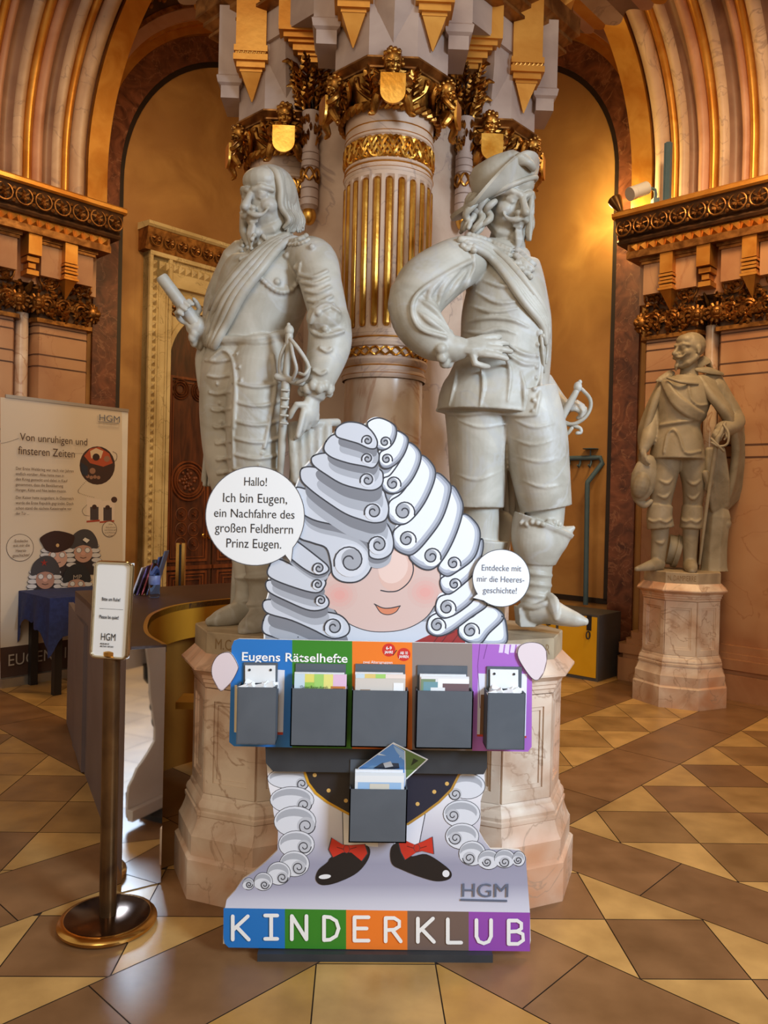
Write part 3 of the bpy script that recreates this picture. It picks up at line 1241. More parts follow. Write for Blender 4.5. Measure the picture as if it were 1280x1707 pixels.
    for sx in gold_side:
        pendant(g, c + Vector((sx * .172, -.205, 0)), .145, 3.455, 3.575, 3.69, 3.98)
    g.build('gilded_corbel', M['goldband'], pillar)


column((0, -.50, 0), (-1, 1), True)
column((-.50, 0, 0), (-1,), False)
column((.50, 0, 0), (1,), False)

for sx in (-1, 1):                                           # hanging colonnettes in the corners
    c = PC + Vector((sx * .375, -.27, 0))
    b = MB()
    b.ell(c + Vector((0, 0, 2.885)), (.036, .036, .045))
    b.m = 1
    pr = []
    for h0, h1 in ((2.93, 2.96), (2.965, 3.005), (3.012, 3.035), (3.115, 3.14), (3.145, 3.175), (3.18, 3.2)):
        pr += [(.036, h0 - .003), (.043, h0), (.043, h1), (.036, h1 + .003)]
    b.lathe([(.02, 2.9)] + pr + [(.04, 3.35), (.045, 3.38)], c, n=20)
    col = b.build('hanging_colonnette', [M['gold'], M['corbel']], pillar)
    g = MB()
    braid(g, c, .039, 3.04, 3.11, 3, 2, .006)
    rr = random.Random(3)
    for k in range(46):
        a = rr.uniform(0, 2 * PI)
        h = rr.uniform(3.21, 3.33)
        d = Vector((math.cos(a), math.sin(a), 0))
        q = c + d * .038 + Vector((0, 0, h))
        g.tube([q, q + d * .012 + Vector((0, 0, .018)), q + d * .006 + Vector((0, 0, .036))], [.003, .008, .002], n=5)
    for lv in range(3):
        for k in range(7):
            a = 2 * PI * (k + lv * .5) / 7
            d = Vector((math.cos(a), math.sin(a), 0))
            acanthus(g, c + d * (.03 + .012 * lv) + Vector((0, 0, 3.39 + .055 * lv)), d, .10, .055)
    g.build('leaf_capital', M['oldgold'], col)
    g = MB()
    for k, (h0, h1, wd) in enumerate(((3.60, 3.625, .05), (3.625, 3.64, .055), (3.64, 3.67, .066), (3.67, 3.685, .075), (3.685, 3.71, .085), (3.71, 3.73, .095), (3.73, 3.99, .085))):
        t = k / 6
        g.box(c + Vector((sx * .07 * t, -.03 * t, (h0 + h1) / 2)), (wd * 2, wd * 2, h1 - h0))
    g.build('gilded_bracket', M['goldband'], pillar)

# ------------------------------------------------------------------ octagonal pedestals


def pedestal(c, s, label, txt, face, group='octagonal marble pedestals'):
    t = thing('octagonal_pedestal', label, 'pedestal', c, group)
    b = MB()
    pr = [(.36, 0), (.36, .148), (.352, .156), (.345, .16), (.345, .232), (.341, .238), (.332, .255), (.322, .28), (.317, .30), (.322, .304), (.322, .318), (.316, .322),
          (.318, .335), (.313, .35), (.302, .362), (.300, .372), (.294, .38), (.281, .382), (.281, .782), (.296, .786), (.299, .80), (.305, .806), (.305, .818), (.311, .822), (.313, .835),
          (.347, .858), (.347, .866), (.298, .911), (.296, .914)]
    b.lathe([(r_ * s, h * s) for r_, h in pr], c, n=8, cap=True)
    for k in range(8):
        a = PI / 8 + k * PI / 4
        d = Vector((math.cos(a), math.sin(a), 0))
        x = Vector((-d.y, d.x, 0))
        ap = .281 * s * math.cos(PI / 8)
        hw = .281 * s * math.sin(PI / 8)
        q = Vector(c) + d * ap
        for (x0, x1, h0, h1, th) in ((-hw, -hw + .034 * s, .425, .735, .013), (hw - .034 * s, hw, .425, .735, .013), (-hw, hw, .382, .425, .013), (-hw, hw, .735, .782, .013),
                                     (-hw + .034 * s, -hw + .046 * s, .44, .72, .006), (hw - .046 * s, hw - .034 * s, .44, .72, .006), (-hw + .034 * s, hw - .034 * s, .425, .44, .006), (-hw + .034 * s, hw - .034 * s, .72, .735, .006)):
            th *= s
            b.prism([q + x * x0 - d * .004 + Vector((0, 0, h0 * s)), q + x * x1 - d * .004 + Vector((0, 0, h0 * s)), q + x * x1 + d * th + Vector((0, 0, h0 * s)), q + x * x0 + d * th + Vector((0, 0, h0 * s))], (0, 0, (h1 - h0) * s))
    b.build('pedestal_body', M['ped'], t, ang=25)
    b = MB()
    b.lathe([(.294 * s, .914 * s), (.294 * s, .992 * s), (.290 * s, .996 * s)], c, n=8, cap=True)
    pl = b.build('plinth', M['plinth'], t, ang=20)
    for tx, a, wd, al in txt:
        d = Vector((math.cos(R(a)), math.sin(R(a)), 0))
        x = Vector((-d.y, d.x, 0))
        ap = .294 * s * math.cos(PI / 8)
        hw = .294 * s * math.sin(PI / 8)
        o = Vector(c) + d * ap + x * ({'LEFT': -hw + .035, 'RIGHT': hw - .02, 'CENTER': 0}[al]) + Vector((0, 0, .934 * s))
        text(tx, o, x, (0, 0, 1), .042 * s, M['letters'], pl, 'inscription', width=wd, align=al, out=.0008)
    return t


ped_l = pedestal((-.353, 3.217, 0), 1.0, 'octagonal marble pedestal under the armoured statue, left of the cutout display', [('M.CA', 247.5, .10, 'LEFT')], 0)
ped_r = pedestal((.56, 3.22, 0), 1.0, 'octagonal marble pedestal under the statue with a hat, right of the cutout display', [('OR', 292.5, .05, 'RIGHT')], 0)
ped_b = pedestal((2.58, 6.175, 0), 1.03, 'octagonal marble pedestal by the right wall under the caped statue', [('N. DAMPIERRE', 247.5, .2, 'CENTER')], 0)

# ------------------------------------------------------------------ statues


def head(mb, c, s, yaw, pitch=0.0, roll=0.0, beard=True, bald=True, ears=True):
    c = Vector(c)
    rot = Matrix.Rotation(R(yaw), 3, 'Z') @ Matrix.Rotation(R(roll), 3, 'Y') @ Matrix.Rotation(R(pitch), 3, 'X')
    L = lambda x, y, z: c + rot @ Vector((x * s, y * s, z * s))

    def E(p, r_):
        mb.ell(L(*p), tuple(a * s for a in r_), rot, 16, 11)

    def T(ps, rs, **k):
        mb.tube([L(*p) for p in ps], [a * s for a in rs], n=8, rnd=True, **k)
    E((0, .05, .14), (.335, .42, .36))
    E((0, -.10, -.12), (.285, .30, .37))
    E((0, -.18, .25), (.26, .22, .18))
    E((0, -.20, .02), (.235, .19, .22))
    T([(-.25, .02, -.20), (-.16, -.2, -.38), (0, -.28, -.43), (.16, -.2, -.38), (.25, .02, -.20)], [.09, .1, .1, .1, .09])
    E((0, -.35, -.43), (.09, .08, .075))
    T([(0, -.385, .10), (0, -.47, -.02), (0, -.545, -.12)], [.045, .05, .062])
    for g in (-1, 1):
        E((g * .065, -.46, -.135), (.05, .06, .042))
        T([(g * .25, -.26, .10), (g * .15, -.375, .135), (g * .05, -.405, .105)], [.035, .045, .045])
        E((g * .13, -.335, .035), (.068, .062, .048))
        T([(g * .205, -.335, .04), (g * .13, -.40, .078), (g * .065, -.385, .04)], [.014, .016, .014])
        T([(g * .20, -.325, .02), (g * .13, -.385, -.01), (g * .07, -.375, .015)], [.012, .014, .012])
        E((g * .16, -.24, -.09), (.13, .14, .12))
        if ears:
            E((g * .335, .02, .0), (.035, .075, .12))
            E((g * .345, .0, -.1), (.03, .04, .045))
    T([(-.10, -.40, -.262), (-.03, -.445, -.25), (.03, -.445, -.25), (.10, -.40, -.262)], [.016, .024, .024, .016])
    T([(-.08, -.40, -.30), (0, -.44, -.305), (.08, -.40, -.30)], [.016, .028, .016])
    if beard:
        for g in (-1, 1):
            T([(g * .01, -.49, -.195), (g * .09, -.465, -.225), (g * .17, -.40, -.215), (g * .235, -.36, -.15)], [.03, .042, .03, .014], smooth=3)
        for x, z in ((-.035, -.60), (0, -.66), (.035, -.61), (.0, -.56)):
            T([(x, -.42, -.36), (x * .9, -.46, -.46), (x * .4, -.46, z)], [.03, .035, .012])


def hand(mb, wrist, d, n, s, curl=20, spread=4, thumb=1, curls=None):
    """s = hand length; d = pointing direction, n = palm normal (fingers bend towards it)"""
    d = Vector(d).normalized()
    n = (Vector(n) - d * Vector(n).dot(d)).normalized()
    w = d.cross(n)
    wrist = Vector(wrist)
    rot = Matrix((w, d, n)).transposed()
    mb.ell(wrist + d * s * .25, (s * .21, s * .30, s * .11), rot)
    mb.tube([wrist - d * s * .06, wrist + d * s * .2], [(s * .16, s * .13), (s * .2, s * .12)], n=10, rnd=True)
    lens = (.40, .46, .43, .34)
    for i in range(4):
        cc = curls[i] if curls else curl
        off = (i - 1.5) * .112
        a = R((i - 1.5) * spread)
        base = wrist + d * s * (.46 - .03 * abs(i - 1.3)) + w * thumb * -off * s * -1
        fd = (d * math.cos(a) + w * thumb * math.sin(a)).normalized()
        p = [base - fd * s * .1, base]
        ang = 0
        for seg, f in enumerate((.45, .32, .25)):
            ang += R(cc * (1.0 if seg else .8))
            dd = fd * math.cos(ang) + n * math.sin(ang)
            p.append(p[-1] + dd * s * lens[i] * f * 1.05)
        r_ = s * .068
        mb.tube(p, [r_ * 1.05, r_ * 1.1, r_, r_ * .92, r_ * .78], n=8, rnd=True)
    b0 = wrist + d * s * .10 - w * thumb * s * .15
    t1 = b0 + (d * .55 - w * thumb * .65 + n * .3).normalized() * s * .22
    t2 = t1 + (d * .9 - w * thumb * .12 + n * .45).normalized() * s * .17
    t3 = t2 + (d * .9 + w * thumb * .1 + n * .5).normalized() * s * .12
    mb.tube([b0 + d * .02, t1, t2, t3], [s * .08, s * .07, s * .062, s * .045], n=8, rnd=True)


class Fig:
    def __init__(s, yc, root, material, voxel):
        s.yc, s.k, s.root, s.mat, s.vox = yc, yc / FPX, root, material, voxel
        s.mb = MB()
        s.bvh = None

    def p(s, px, py, dy=0.0):
        return P(px, py, s.yc + dy)

    def tube(s, pts, n=16, rnd=True, smooth=7, mb=None):
        """pts (px, py, dy, ra px, rb m)"""
        mb = mb or s.mb
        return mb.tube([s.p(*q[:3]) for q in pts], [(q[3] * s.k, q[4] if len(q) > 4 else q[3] * s.k) for q in pts], n=n * 2, up=(0, 1, 0), smooth=smooth, rnd=rnd)

    def strand(s, pts, r_, mb=None, n=8, flat=1.0, smooth=4, rnd=True):
        """free tube with one radius in px (or list)"""
        mb = mb or s.mb
        rr = [q * s.k for q in r_] if isinstance(r_, (list, tuple)) else r_ * s.k
        return mb.tube([s.p(*q) for q in pts], rr if isinstance(rr, list) else [rr] * len(pts), n=n, flat=flat, smooth=smooth, rnd=rnd)

    def ell(s, px, py, dy, r_, rot=None, mb=None):
        (mb or s.mb).ell(s.p(px, py, dy), r_, rot)

    def solid(s, name='body', it=2, probe=False):
        o, b = s.mb.sculpt(name, s.mat, s.root, s.vox, it)
        s.bvh = b
        s.stand(o)
        if probe:
            me = o.data
            bpy.data.objects.remove(o)
            bpy.data.meshes.remove(me)
        return o if not probe else None

    def stand(s, o):
        """nothing of the figure reaches into the plinth it stands on"""
        z0 = s.root.location.z + o.location.z
        for v in o.data.vertices:
            if v.co.z < .0008:
                v.co.z = .0008
        return o

    def hit(s, px, py, off=0.0):
        d = ray(px, py).normalized()
        q = s.bvh.ray_cast(Vector((0, 0, EYE)), d)
        if q[0] is None:
            q = s.bvh.find_nearest(s.p(px, py, 0))
        return q[0] - d * off

    def drape(s, pts, r_, off=.5, mb=None, flat=1.0, n=8, dens=6, rnd=True):
        """tube lying on the surface already built; pts in px, r_ px; off in radii"""
        mb = mb or s.mb
        path = cr([(a, b, 0) for a, b in pts], dens)
        rr = r_ if isinstance(r_, (list, tuple)) else [r_] * len(pts)
        rr = [q.x for q in cr([(a, 0, 0) for a in rr], dens)]
        q = [s.hit(v.x, v.y, rr[i] * s.k * off) for i, v in enumerate(path)]
        for _ in range(2):
            q = [q[0]] + [(q[i - 1] + q[i] * 2 + q[i + 1]) / 4 for i in range(1, len(q) - 1)] + [q[-1]]
        return mb.tube(q, [a * s.k for a in rr], n=n, flat=flat, rnd=rnd)

    def part(s, mb, name, voxel=None, it=1, mat_=None):
        if voxel:
            return s.stand(mb.sculpt(name, mat_ or s.mat, s.root, voxel, it)[0])
        return s.stand(mb.build(name, mat_ or s.mat, s.root, ang=50))


# ---- armoured commander, left pedestal
root = thing('marble_statue', 'marble statue of a long-haired man in armour with a baton, on the left pedestal', 'statue', (-.353, 3.217, .996))
F = Fig(3.217, root, M['statue'], .0042)
T = F.tube
T([(412, 640, .02, 74, .15), (414, 600, .02, 72, .155), (416, 568, .02, 66, .15), (428, 525, .01, 73, .165), (442, 478, 0, 76, .165), (455, 440, 0, 62, .13), (450, 412, 0, 40, .085)], n=24)
T([(450, 425, 0, 30), (443, 385, -.01, 24)])
T([(498, 432, -.04, 34), (524, 436, -.11, 36), (536, 478, -.15, 33), (550, 535, -.18, 30)], n=18)
T([(550, 535, -.18, 33), (549, 575, -.19, 34), (536, 622, -.21, 27), (527, 650, -.21, 20)], n=18)
F.ell(548, 543, -.19, (.082, .085, .075))
F.ell(541, 530, -.24, (.070, .05, .06))
F.ell(562, 548, -.2, (.05, .06, .05))
T([(408, 440, .06, 40), (375, 500, .12, 34), (365, 545, .10, 30), (345, 552, .02, 24), (328, 545, -.04, 18)], n=16)
# legs
T([(383, 610, .05, 47, .14), (378, 690, .05, 45, .125), (384, 780, .05, 40, .11), (398, 850, .06, 31), (412, 920, .05, 28), (413, 985, .04, 20), (410, 1018, .03, 20)], n=20)
T([(436, 610, -.06, 52, .14), (428, 690, -.07, 50, .13), (426, 780, -.08, 44, .115), (430, 850, -.07, 33), (436, 930, -.08, 29), (437, 990, -.10, 21), (436, 1030, -.12, 21)], n=20)
# shoes and slouching boot tops
T([(412, 1016, .03, 22), (390, 1024, -.01, 19), (364, 1033, -.05, 15), (350, 1036, -.07, 8)], n=12)
T([(437, 1030, -.12, 24), (425, 1042, -.17, 21), (412, 1050, -.21, 17), (407, 1053, -.23, 10)], n=12)
for x, y, dy, r_ in ((412, 1000, .035, 25), (418, 960, .045, 29), (410, 1012, .03, 24), (436, 1005, -.1, 26), (437, 960, -.09, 31), (436, 930, -.08, 33)):
    T([(x - 1, y - 7, dy, r_ * .8), (x, y, dy, r_), (x, y + 8, dy, r_ * .82)], n=14)
head(F.mb, F.p(449, 338, -.02), .292, -30, 11, 3, ears=False)
# hands
hand(F.mb, F.p(521, 662, -.215), (-.12, -.12, -1), (-.5, .55, 0), .19, thumb=1, curls=(2, 22, 40, 50), spread=3)
hand(F.mb, F.p(329, 545, -.04), (-.62, -.25, .62), (.30, -.85, .2), .175, thumb=-1, curl=58, spread=0)
F.solid(probe=True)
# armour edges, lames and folds worked into the stone
D = F.drape
for y in (596, 622, 650, 678, 706, 733, 760, 783):
    D([(342 + (y - 596) * .13, y + 4), (362, y + 7), (384, y + 3)], 2.6)
for y in (640, 672, 704, 733, 760, 784):
    D([(388, y - 3), (425, y + 5), (458, y), (470, y - 8)], 2.6)
D([(386, 590), (392, 640), (388, 700), (390, 780)], 3)
D([(350, 600), (372, 583), (388, 600), (393, 650), (390, 712)], 3.4)
D([(447, 720), (440, 750), (452, 690), (460, 640), (455, 592)], 3)
D([(352, 568), (385, 566), (430, 566), (482, 556)], 7, off=.3)
D([(374, 572), (400, 571), (440, 572), (484, 562)], 3)
D([(432, 460), (452, 478), (480, 486), (496, 470), (500, 440)], 3)
for i in range(9):
    t = i / 8
    q = F.hit(434 + 52 * t, 463 + 24 * math.sin(t * 2.2), .004)
    F.mb.ell(q, .011)
for y, xa, xb in ((450, 500, 545), (462, 502, 548), (476, 508, 550), (492, 512, 553), (505, 516, 555)):
    D([(xa, y + 8), ((xa + xb) / 2, y + 12), (xb, y + 2)], 3.2)
D([(517, 538), (526, 518), (545, 508), (566, 520)], 3.5)
D([(518, 549), (526, 557), (545, 560), (572, 552)], 3.5)
D([(534, 580), (545, 586), (552, 582)], 3)
D([(522, 617), (534, 624), (543, 620)], 3)
for x, y in ((478, 427), (520, 412), (530, 521), (542, 549), (462, 470), (494, 446)):
    F.mb.ell(F.hit(x, y, .002), .014)
for x, y in ((452, 675), (449, 695), (445, 735), (437, 757), (432, 776), (478, 478), (395, 590), (399, 612), (402, 634), (362, 640), (366, 672), (368, 705)):
    F.mb.ell(F.hit(x, y, .001), .0075)
for i in range(14):                                           # ruffled cuff at the near wrist
    a = 2 * PI * i / 14
    F.mb.ell(F.p(527 + 24 * math.cos(a), 650 + 5 * math.sin(a) + (2 if i % 2 else -3), -.21 + .055 * math.sin(a)), (.017, .017, .022))
for i in range(10):                                           # cuff of the raised arm
    a = 2 * PI * i / 10
    F.mb.ell(F.p(337 + 16 * math.cos(a), 562 + 13 * math.sin(a), -.02 + .04 * math.sin(a + 1)), (.018, .02, .024))
F.solid()
b = MB()                                                      # hair
rr = random.Random(4)
for i in range(26):
    t = i / 25
    dy = -.115 + .20 * t
    x0 = 445 + 4 * t
    wv = rr.uniform(-2, 2)
    F.strand([(x0, 279 + 4 * t, -.08 + .1 * t), (462 + 10 * t + wv, 288 + 6 * t, dy), (468 + 20 * t, 315, dy), (470 + 26 * t + wv, 345, dy * .9), (480 + 22 * t - wv * 2, 366, dy * .8), (474 + 32 * t + wv, 382 + rr.uniform(-4, 5), dy * .7)],
             [4, 6, 6, 5.5, 5, 2.5], b)
for i in range(8):
    t = i / 7
    dy = -.03 + .12 * t
    F.strand([(441, 279, -.06 + .08 * t), (424 - 2 * t, 290, dy), (414 - 3 * t, 315, dy), (410 - 2 * t + rr.uniform(-2, 2), 350, dy), (408 + rr.uniform(-3, 3), 385, dy), (413 + 3 * t, 408, dy)], [5, 6, 5, 6, 7, 4], b)
F.part(b, 'hair')
b = MB()                                                      # sash across the breast
for i in range(8):
    t = i / 7
    pts = [(508 - 34 * t, 391 + 2 * t), (470 - 34 * t, 408 + 6 * t), (438 - 42 * t, 446 + 6 * t), (404 - 42 * t, 490 + 8 * t), (381 - 36 * t, 535 + 8 * t), (357 - 15 * t, 578 - 6 * t)]
    F.drape(pts, [6.5, 7, 8, 8, 7, 6], -.1 if i % 2 else 1.0, b)
F.part(b, 'sash')
b = MB()                                                      # lace collar
for i in range(22):
    t = i / 21
    x = 402 + 108 * t
    y = 432 - 40 * t ** .8 + 4 * math.sin(t * 9)
    b.ell(F.hit(x, y, .006), .0125)
    b.ell(F.hit(x + 4, y + 6, .006), .009)
for i in range(18):
    t = i / 17
    b.ell(F.hit(424 + 22 * math.sin(i * 2.4), 392 + 30 * t, .004), .010)
F.part(b, 'lace_collar', .004, 1)
b = MB()                                                      # baton
b.tube([F.p(268, 460, -.16), F.p(270, 463, -.158), F.p(313, 521, -.075), F.p(330, 545, -.05)], [.019, .0235, .026, .026], n=18)
F.part(b, 'baton')
b = MB()                                                      # sword
S_ = lambda pts, r_, **k: F.strand(pts, r_, b, **k)
F.ell(482, 551, -.25, (.018, .018, .022), mb=b)
S_([(481, 541, -.25), (482, 560, -.25), (479, 600, -.24), (476, 625, -.23)], [3, 6, 5.5, 6])
S_([(484, 565, -.26), (500, 585, -.29), (514, 610, -.29), (510, 630, -.28), (496, 638, -.26)], 3.2)
S_([(484, 566, -.25), (488, 590, -.3), (494, 615, -.3), (488, 632, -.27)], 2.8)
S_([(482, 566, -.25), (469, 590, -.25), (466, 615, -.24), (470, 628, -.24)], 3)
S_([(462, 628, -.24), (478, 632, -.24), (502, 638, -.25)], 6)
S_([(516, 612, -.29), (508, 624, -.3), (498, 622, -.28)], 2.6)
S_([(477, 630, -.235), (473, 690, -.22), (470, 740, -.20), (466, 800, -.17), (455, 930, -.05)], [7, 6.5, 6, 5, 4])
for y in (650, 664, 678, 692, 705):
    S_([(470 - (y - 650) * .04, y, -.25), (481 - (y - 650) * .04, y + 1, -.25)], 2)
F.part(b, 'sword')
b = MB()                                                      # cloak and tasselled cloth hanging behind the leg
for i in range(9):
    t = i / 8
    F.strand([(352 + 40 * t, 640, .10 + .03 * (i % 2)), (349 + 42 * t, 720, .11 + .03 * (i % 2)), (341 + 50 * t, 800, .12)], [6, 7, 6], b)
for i in range(14):
    t = i / 13
    F.strand([(346 + 44 * t, 745, .09), (341 + 50 * t, 808, .10 + .02 * (i % 2))], [2, 3.5], b)
F.strand([(344, 575, .02), (338, 600, .03), (338, 640, .04), (341, 665, .04)], [12, 13, 9, 5], b)
F.strand([(400, 780, .16), (402, 900, .16), (396, 985, .14), (392, 1022, .12)], [16, 14, 12, 9], b)
F.part(b, 'cloak')
b = MB()                                                      # stump with scroll under the near hand
b.tube([F.p(520, 712, -.10), F.p(520, 790, -.09), F.p(516, 900, -.08), F.p(510, 1044, -.06)], [(.075, .07), (.09, .08), (.11, .09), (.14, .11)], n=14, up=(0, 1, 0), smooth=3)
F.strand([(484, 709, -.16), (520, 706, -.19), (562, 704, -.13)], [6, 7, 7], b)
for i in range(5):
    F.strand([(486 + 15 * i, 712, -.17), (489 + 14 * i, 745, -.18), (492 + 13 * i, 800, -.17)], [8, 8.5, 7], b)
F.part(b, 'draped_stump', .006, 2)

# ---- commander with the hat, right pedestal
root = thing('marble_statue', 'marble statue of a man with brimmed hat and hand on hip, on the right pedestal', 'statue', (.56, 3.22, .996))
F = Fig(3.22, root, M['statue'], .0042)
T = F.tube
T([(819, 691, .0, 92, .20), (821, 664, .0, 90, .198)], n=26, rnd=False, smooth=0)
T([(820, 680, .0, 91, .20), (822, 670, .0, 90, .199), (829, 648, .0, 85, .19), (838, 610, 0, 79, .17), (843, 568, 0, 76, .165), (843, 525, 0, 74, .17), (842, 480, 0, 66, .16), (834, 440, 0, 62, .125), (840, 412, 0, 44, .09)], n=26, rnd=False)
T([(843, 425, 0, 34), (846, 385, -.01, 27)])
T([(790, 432, -.05, 38), (758, 442, -.11, 42), (712, 474, -.16, 46), (690, 508, -.18, 42)], n=20)
T([(688, 500, -.18, 40), (696, 535, -.20, 39), (720, 565, -.21, 33), (748, 580, -.22, 23), (764, 581, -.225, 19)], n=20)
# breeches
T([(800, 660, .02, 62, .17), (799, 720, .02, 55, .15), (797, 780, .02, 49, .13), (796, 846, .02, 44, .115)], n=22, rnd=False)
T([(872, 660, -.03, 56, .16), (890, 720, -.04, 53, .15), (899, 780, -.05, 49, .13), (910, 848, -.05, 42, .11)], n=22, rnd=False)
# stockings, boots
T([(909, 835, -.05, 33), (906, 880, -.05, 31), (896, 930, -.06, 26), (893, 985, -.06, 24), (889, 1022, -.06, 22)], n=18)
T([(907, 872, -.05, 53, .11), (902, 885, -.05, 50, .105), (897, 910, -.06, 44, .095), (895, 940, -.06, 30, .07)], n=20, rnd=False)
T([(955, 880, -.10, 4), (938, 890, -.09, 14), (920, 900, -.08, 20)], n=10)
T([(797, 835, .02, 34), (800, 880, .02, 32), (802, 940, .02, 28), (802, 1000, .02, 25), (800, 1038, .0, 22)], n=18)
T([(806, 900, .02, 42, .09), (804, 925, .02, 36, .08), (803, 950, .02, 29, .06)], n=18, rnd=False)
T([(890, 1018, -.07, 23), (912, 1018, -.10, 22), (936, 1026, -.14, 17), (960, 1033, -.17, 12), (974, 1036, -.18, 7)], n=14)
F.mb.prism([F.p(864, 1014, -.10), F.p(894, 1014, -.10), F.p(893, 1046, -.10), F.p(867, 1046, -.10)], (0, .1, 0))
T([(800, 1030, 0, 23), (812, 1036, -.06, 19), (826, 1043, -.12, 14)], n=12)
for y, r_ in ((955, 28), (972, 27), (990, 27), (1004, 26)):
    T([(894, y - 6, -.06, r_ * .85), (893, y, -.06, r_), (892, y + 7, -.06, r_ * .85)], n=14)
# far forearm
T([(900, 640, .12, 24), (920, 668, .08, 22), (936, 680, .02, 17)], n=14)
head(F.mb, F.p(845, 341, -.02), .295, 19, 16, -2, ears=False)
hand(F.mb, F.p(768, 580, -.235), (1, -.06, .10), (.1, .9, -.35), .205, thumb=1, curl=9, spread=7)
hand(F.mb, F.p(932, 680, .02), (.9, -.4, .12), (-.2, .5, -.6), .165, thumb=-1, curl=55, spread=0)
F.solid(probe=True)
D = F.drape
# creases of the buff coat
for pts in ([(772, 552), (800, 556), (832, 548), (860, 556)], [(770, 540), (810, 530), (850, 532), (880, 545)], [(778, 508), (820, 520), (862, 514)], [(792, 486), (830, 505), (872, 500)],
            [(838, 568), (868, 588), (896, 594)], [(836, 582), (870, 606), (897, 606)], [(806, 468), (840, 478), (880, 470)], [(840, 592), (850, 620), (846, 668)], [(760, 612), (758, 640), (748, 676)],
            [(800, 610), (806, 640), (800, 678)], [(868, 620), (874, 650), (872, 682)]):
    D(pts, [1.5] + [4] * (len(pts) - 2) + [1.5], .15)
D([(902, 548), (904, 600), (900, 650), (892, 690)], 3.2)
D([(729, 684), (770, 691), (815, 687), (860, 692), (892, 691)], 3.5, .2)
for i in range(8):
    F.mb.ell(F.hit(897 - .9 * i - (2 if i > 4 else 0), 556 + 18.5 * i, .003), .0095)
# sleeve: outer open sleeve and puffed lining
for pts in ([(788, 420), (790, 446), (778, 470)], [(784, 436), (752, 452), (700, 486), (686, 515), (700, 548), (742, 562)]):
    D(pts, 4.0, .4)
for pts in ([(778, 452), (758, 478), (744, 500)], [(768, 448), (738, 478), (728, 520)], [(786, 456), (777, 472), (768, 486)], [(700, 500), (722, 515), (748, 548)], [(698, 520), (716, 535), (746, 556)], [(708, 492), (721, 506), (733, 522)],
            [(756, 452), (720, 480), (712, 512)]):
    D(pts, [2, 6, 2], .2)
for pts in ([(764, 700), (800, 712), (845, 706)], [(858, 700), (890, 712), (925, 705)], [(852, 730), (890, 742), (936, 728)], [(860, 760), (900, 770), (942, 760)], [(760, 790), (795, 800), (835, 785)], [(870, 800), (905, 812), (946, 806)], [(845, 705), (838, 760), (842, 820)]):
    D(pts, [1.2, 3.4, 1.2], -.25)
for i in range(10):
    a = 2 * PI * i / 10
    F.mb.ell(F.p(744 + 9 * math.cos(a), 581 + 25 * math.sin(a), -.225 + .05 * math.cos(a)), (.022, .018, .022))
for i in range(9):
    F.mb.ell(F.hit(869 + 9 * i, 872 + 2 * math.sin(i * 2), .004), .012)
# spur leather with butterfly flap
D([(868, 1010), (890, 1012), (908, 1006)], 5, .3)
D([(915, 996), (922, 1008), (926, 1030)], [10, 12, 5], .2, flat=.6)
F.solid()
b = MB()                                                      # hat
hc = F.p(845, 318, -.035)
hrot = Matrix.Rotation(R(-21), 3, 'Y').inverted() @ Matrix.Rotation(R(10), 3, 'X')
hrot = Matrix.Rotation(R(-24), 3, 'Y') @ Matrix.Rotation(R(10), 3, 'X')
crown = [(.116, -.02), (.122, .02), (.121, .06), (.113, .10), (.088, .125), (.04, .134), (.003, .132)]
b.lathe(crown, hc + Vector((-.012, 0, 0)), n=28, axis=hrot, cap=True)
rings = []
for e, th in ((0, 0), (.25, 0), (.5, 0), (.75, 0), (1, 0), (1, 1), (.75, 1), (.5, 1), (.25, 1), (0, 1)):
    ring = []
    for j in range(48):
        a = 2 * PI * j / 48
        up_ = max(0, math.cos(a - R(-50))) ** .8                 # turned up towards the front
        back = max(0, math.cos(a - R(160)))
        rr_ = .112 + e * (.095 * (1 - .62 * up_) + .04 * back)
        z = -.012 + e * (.105 * up_ - .008 * back) + (.016 if th else 0) * (1 - up_ * .5)
        if th:
            rr_ -= .010 * up_
        ring.append(hc + hrot @ Vector((rr_ * math.cos(a), rr_ * math.sin(a), z)))
    rings.append(ring)
b.loft(rings + [rings[0]], cap=False)
b.tube([hc + hrot @ Vector((.122 * math.cos(t), .122 * math.sin(t), .0)) for t in np.linspace(0, 2 * PI, 33)], .011, n=8)
for k in range(5):
    F.strand([(858, 272, -.17), (866 + 3 * k, 262 + 2 * k, -.18), (880 + 2 * k, 268 + 3 * k, -.15), (884, 282, -.12)], [4, 7, 6, 3], b)
F.part(b, 'hat')
b = MB()                                                      # hair
rr = random.Random(9)
for i in range(30):
    x0 = 785 + rr.uniform(0, 40)
    y0 = 322 + rr.uniform(0, 16)
    dy = rr.uniform(-.13, .10)
    pts = []
    ph = rr.uniform(0, 6)
    L_ = rr.uniform(40, 58) - max(0, x0 - 812) * 1.2
    for k in range(8):
        t = k / 7
        pts.append((x0 - 12 * t + 5.5 * math.sin(ph + t * 8), y0 + L_ * t, dy + .012 * math.cos(ph + t * 8)))
    F.strand(pts, [5, 6, 6, 6, 6, 5.5, 5, 3.5], b, smooth=2)
for i in range(10):
    dy = rr.uniform(-.12, .05)
    ph = rr.uniform(0, 6)
    pts = [(884 + 2 * math.sin(ph + k) - (3 if k > 5 else 0), 322 + 11 * k, dy) for k in range(8)]
    F.strand(pts, [4, 5, 5, 5, 5.5, 5.5, 5, 3], b, smooth=2)
F.part(b, 'hair')
b = MB()                                                      # lace collar
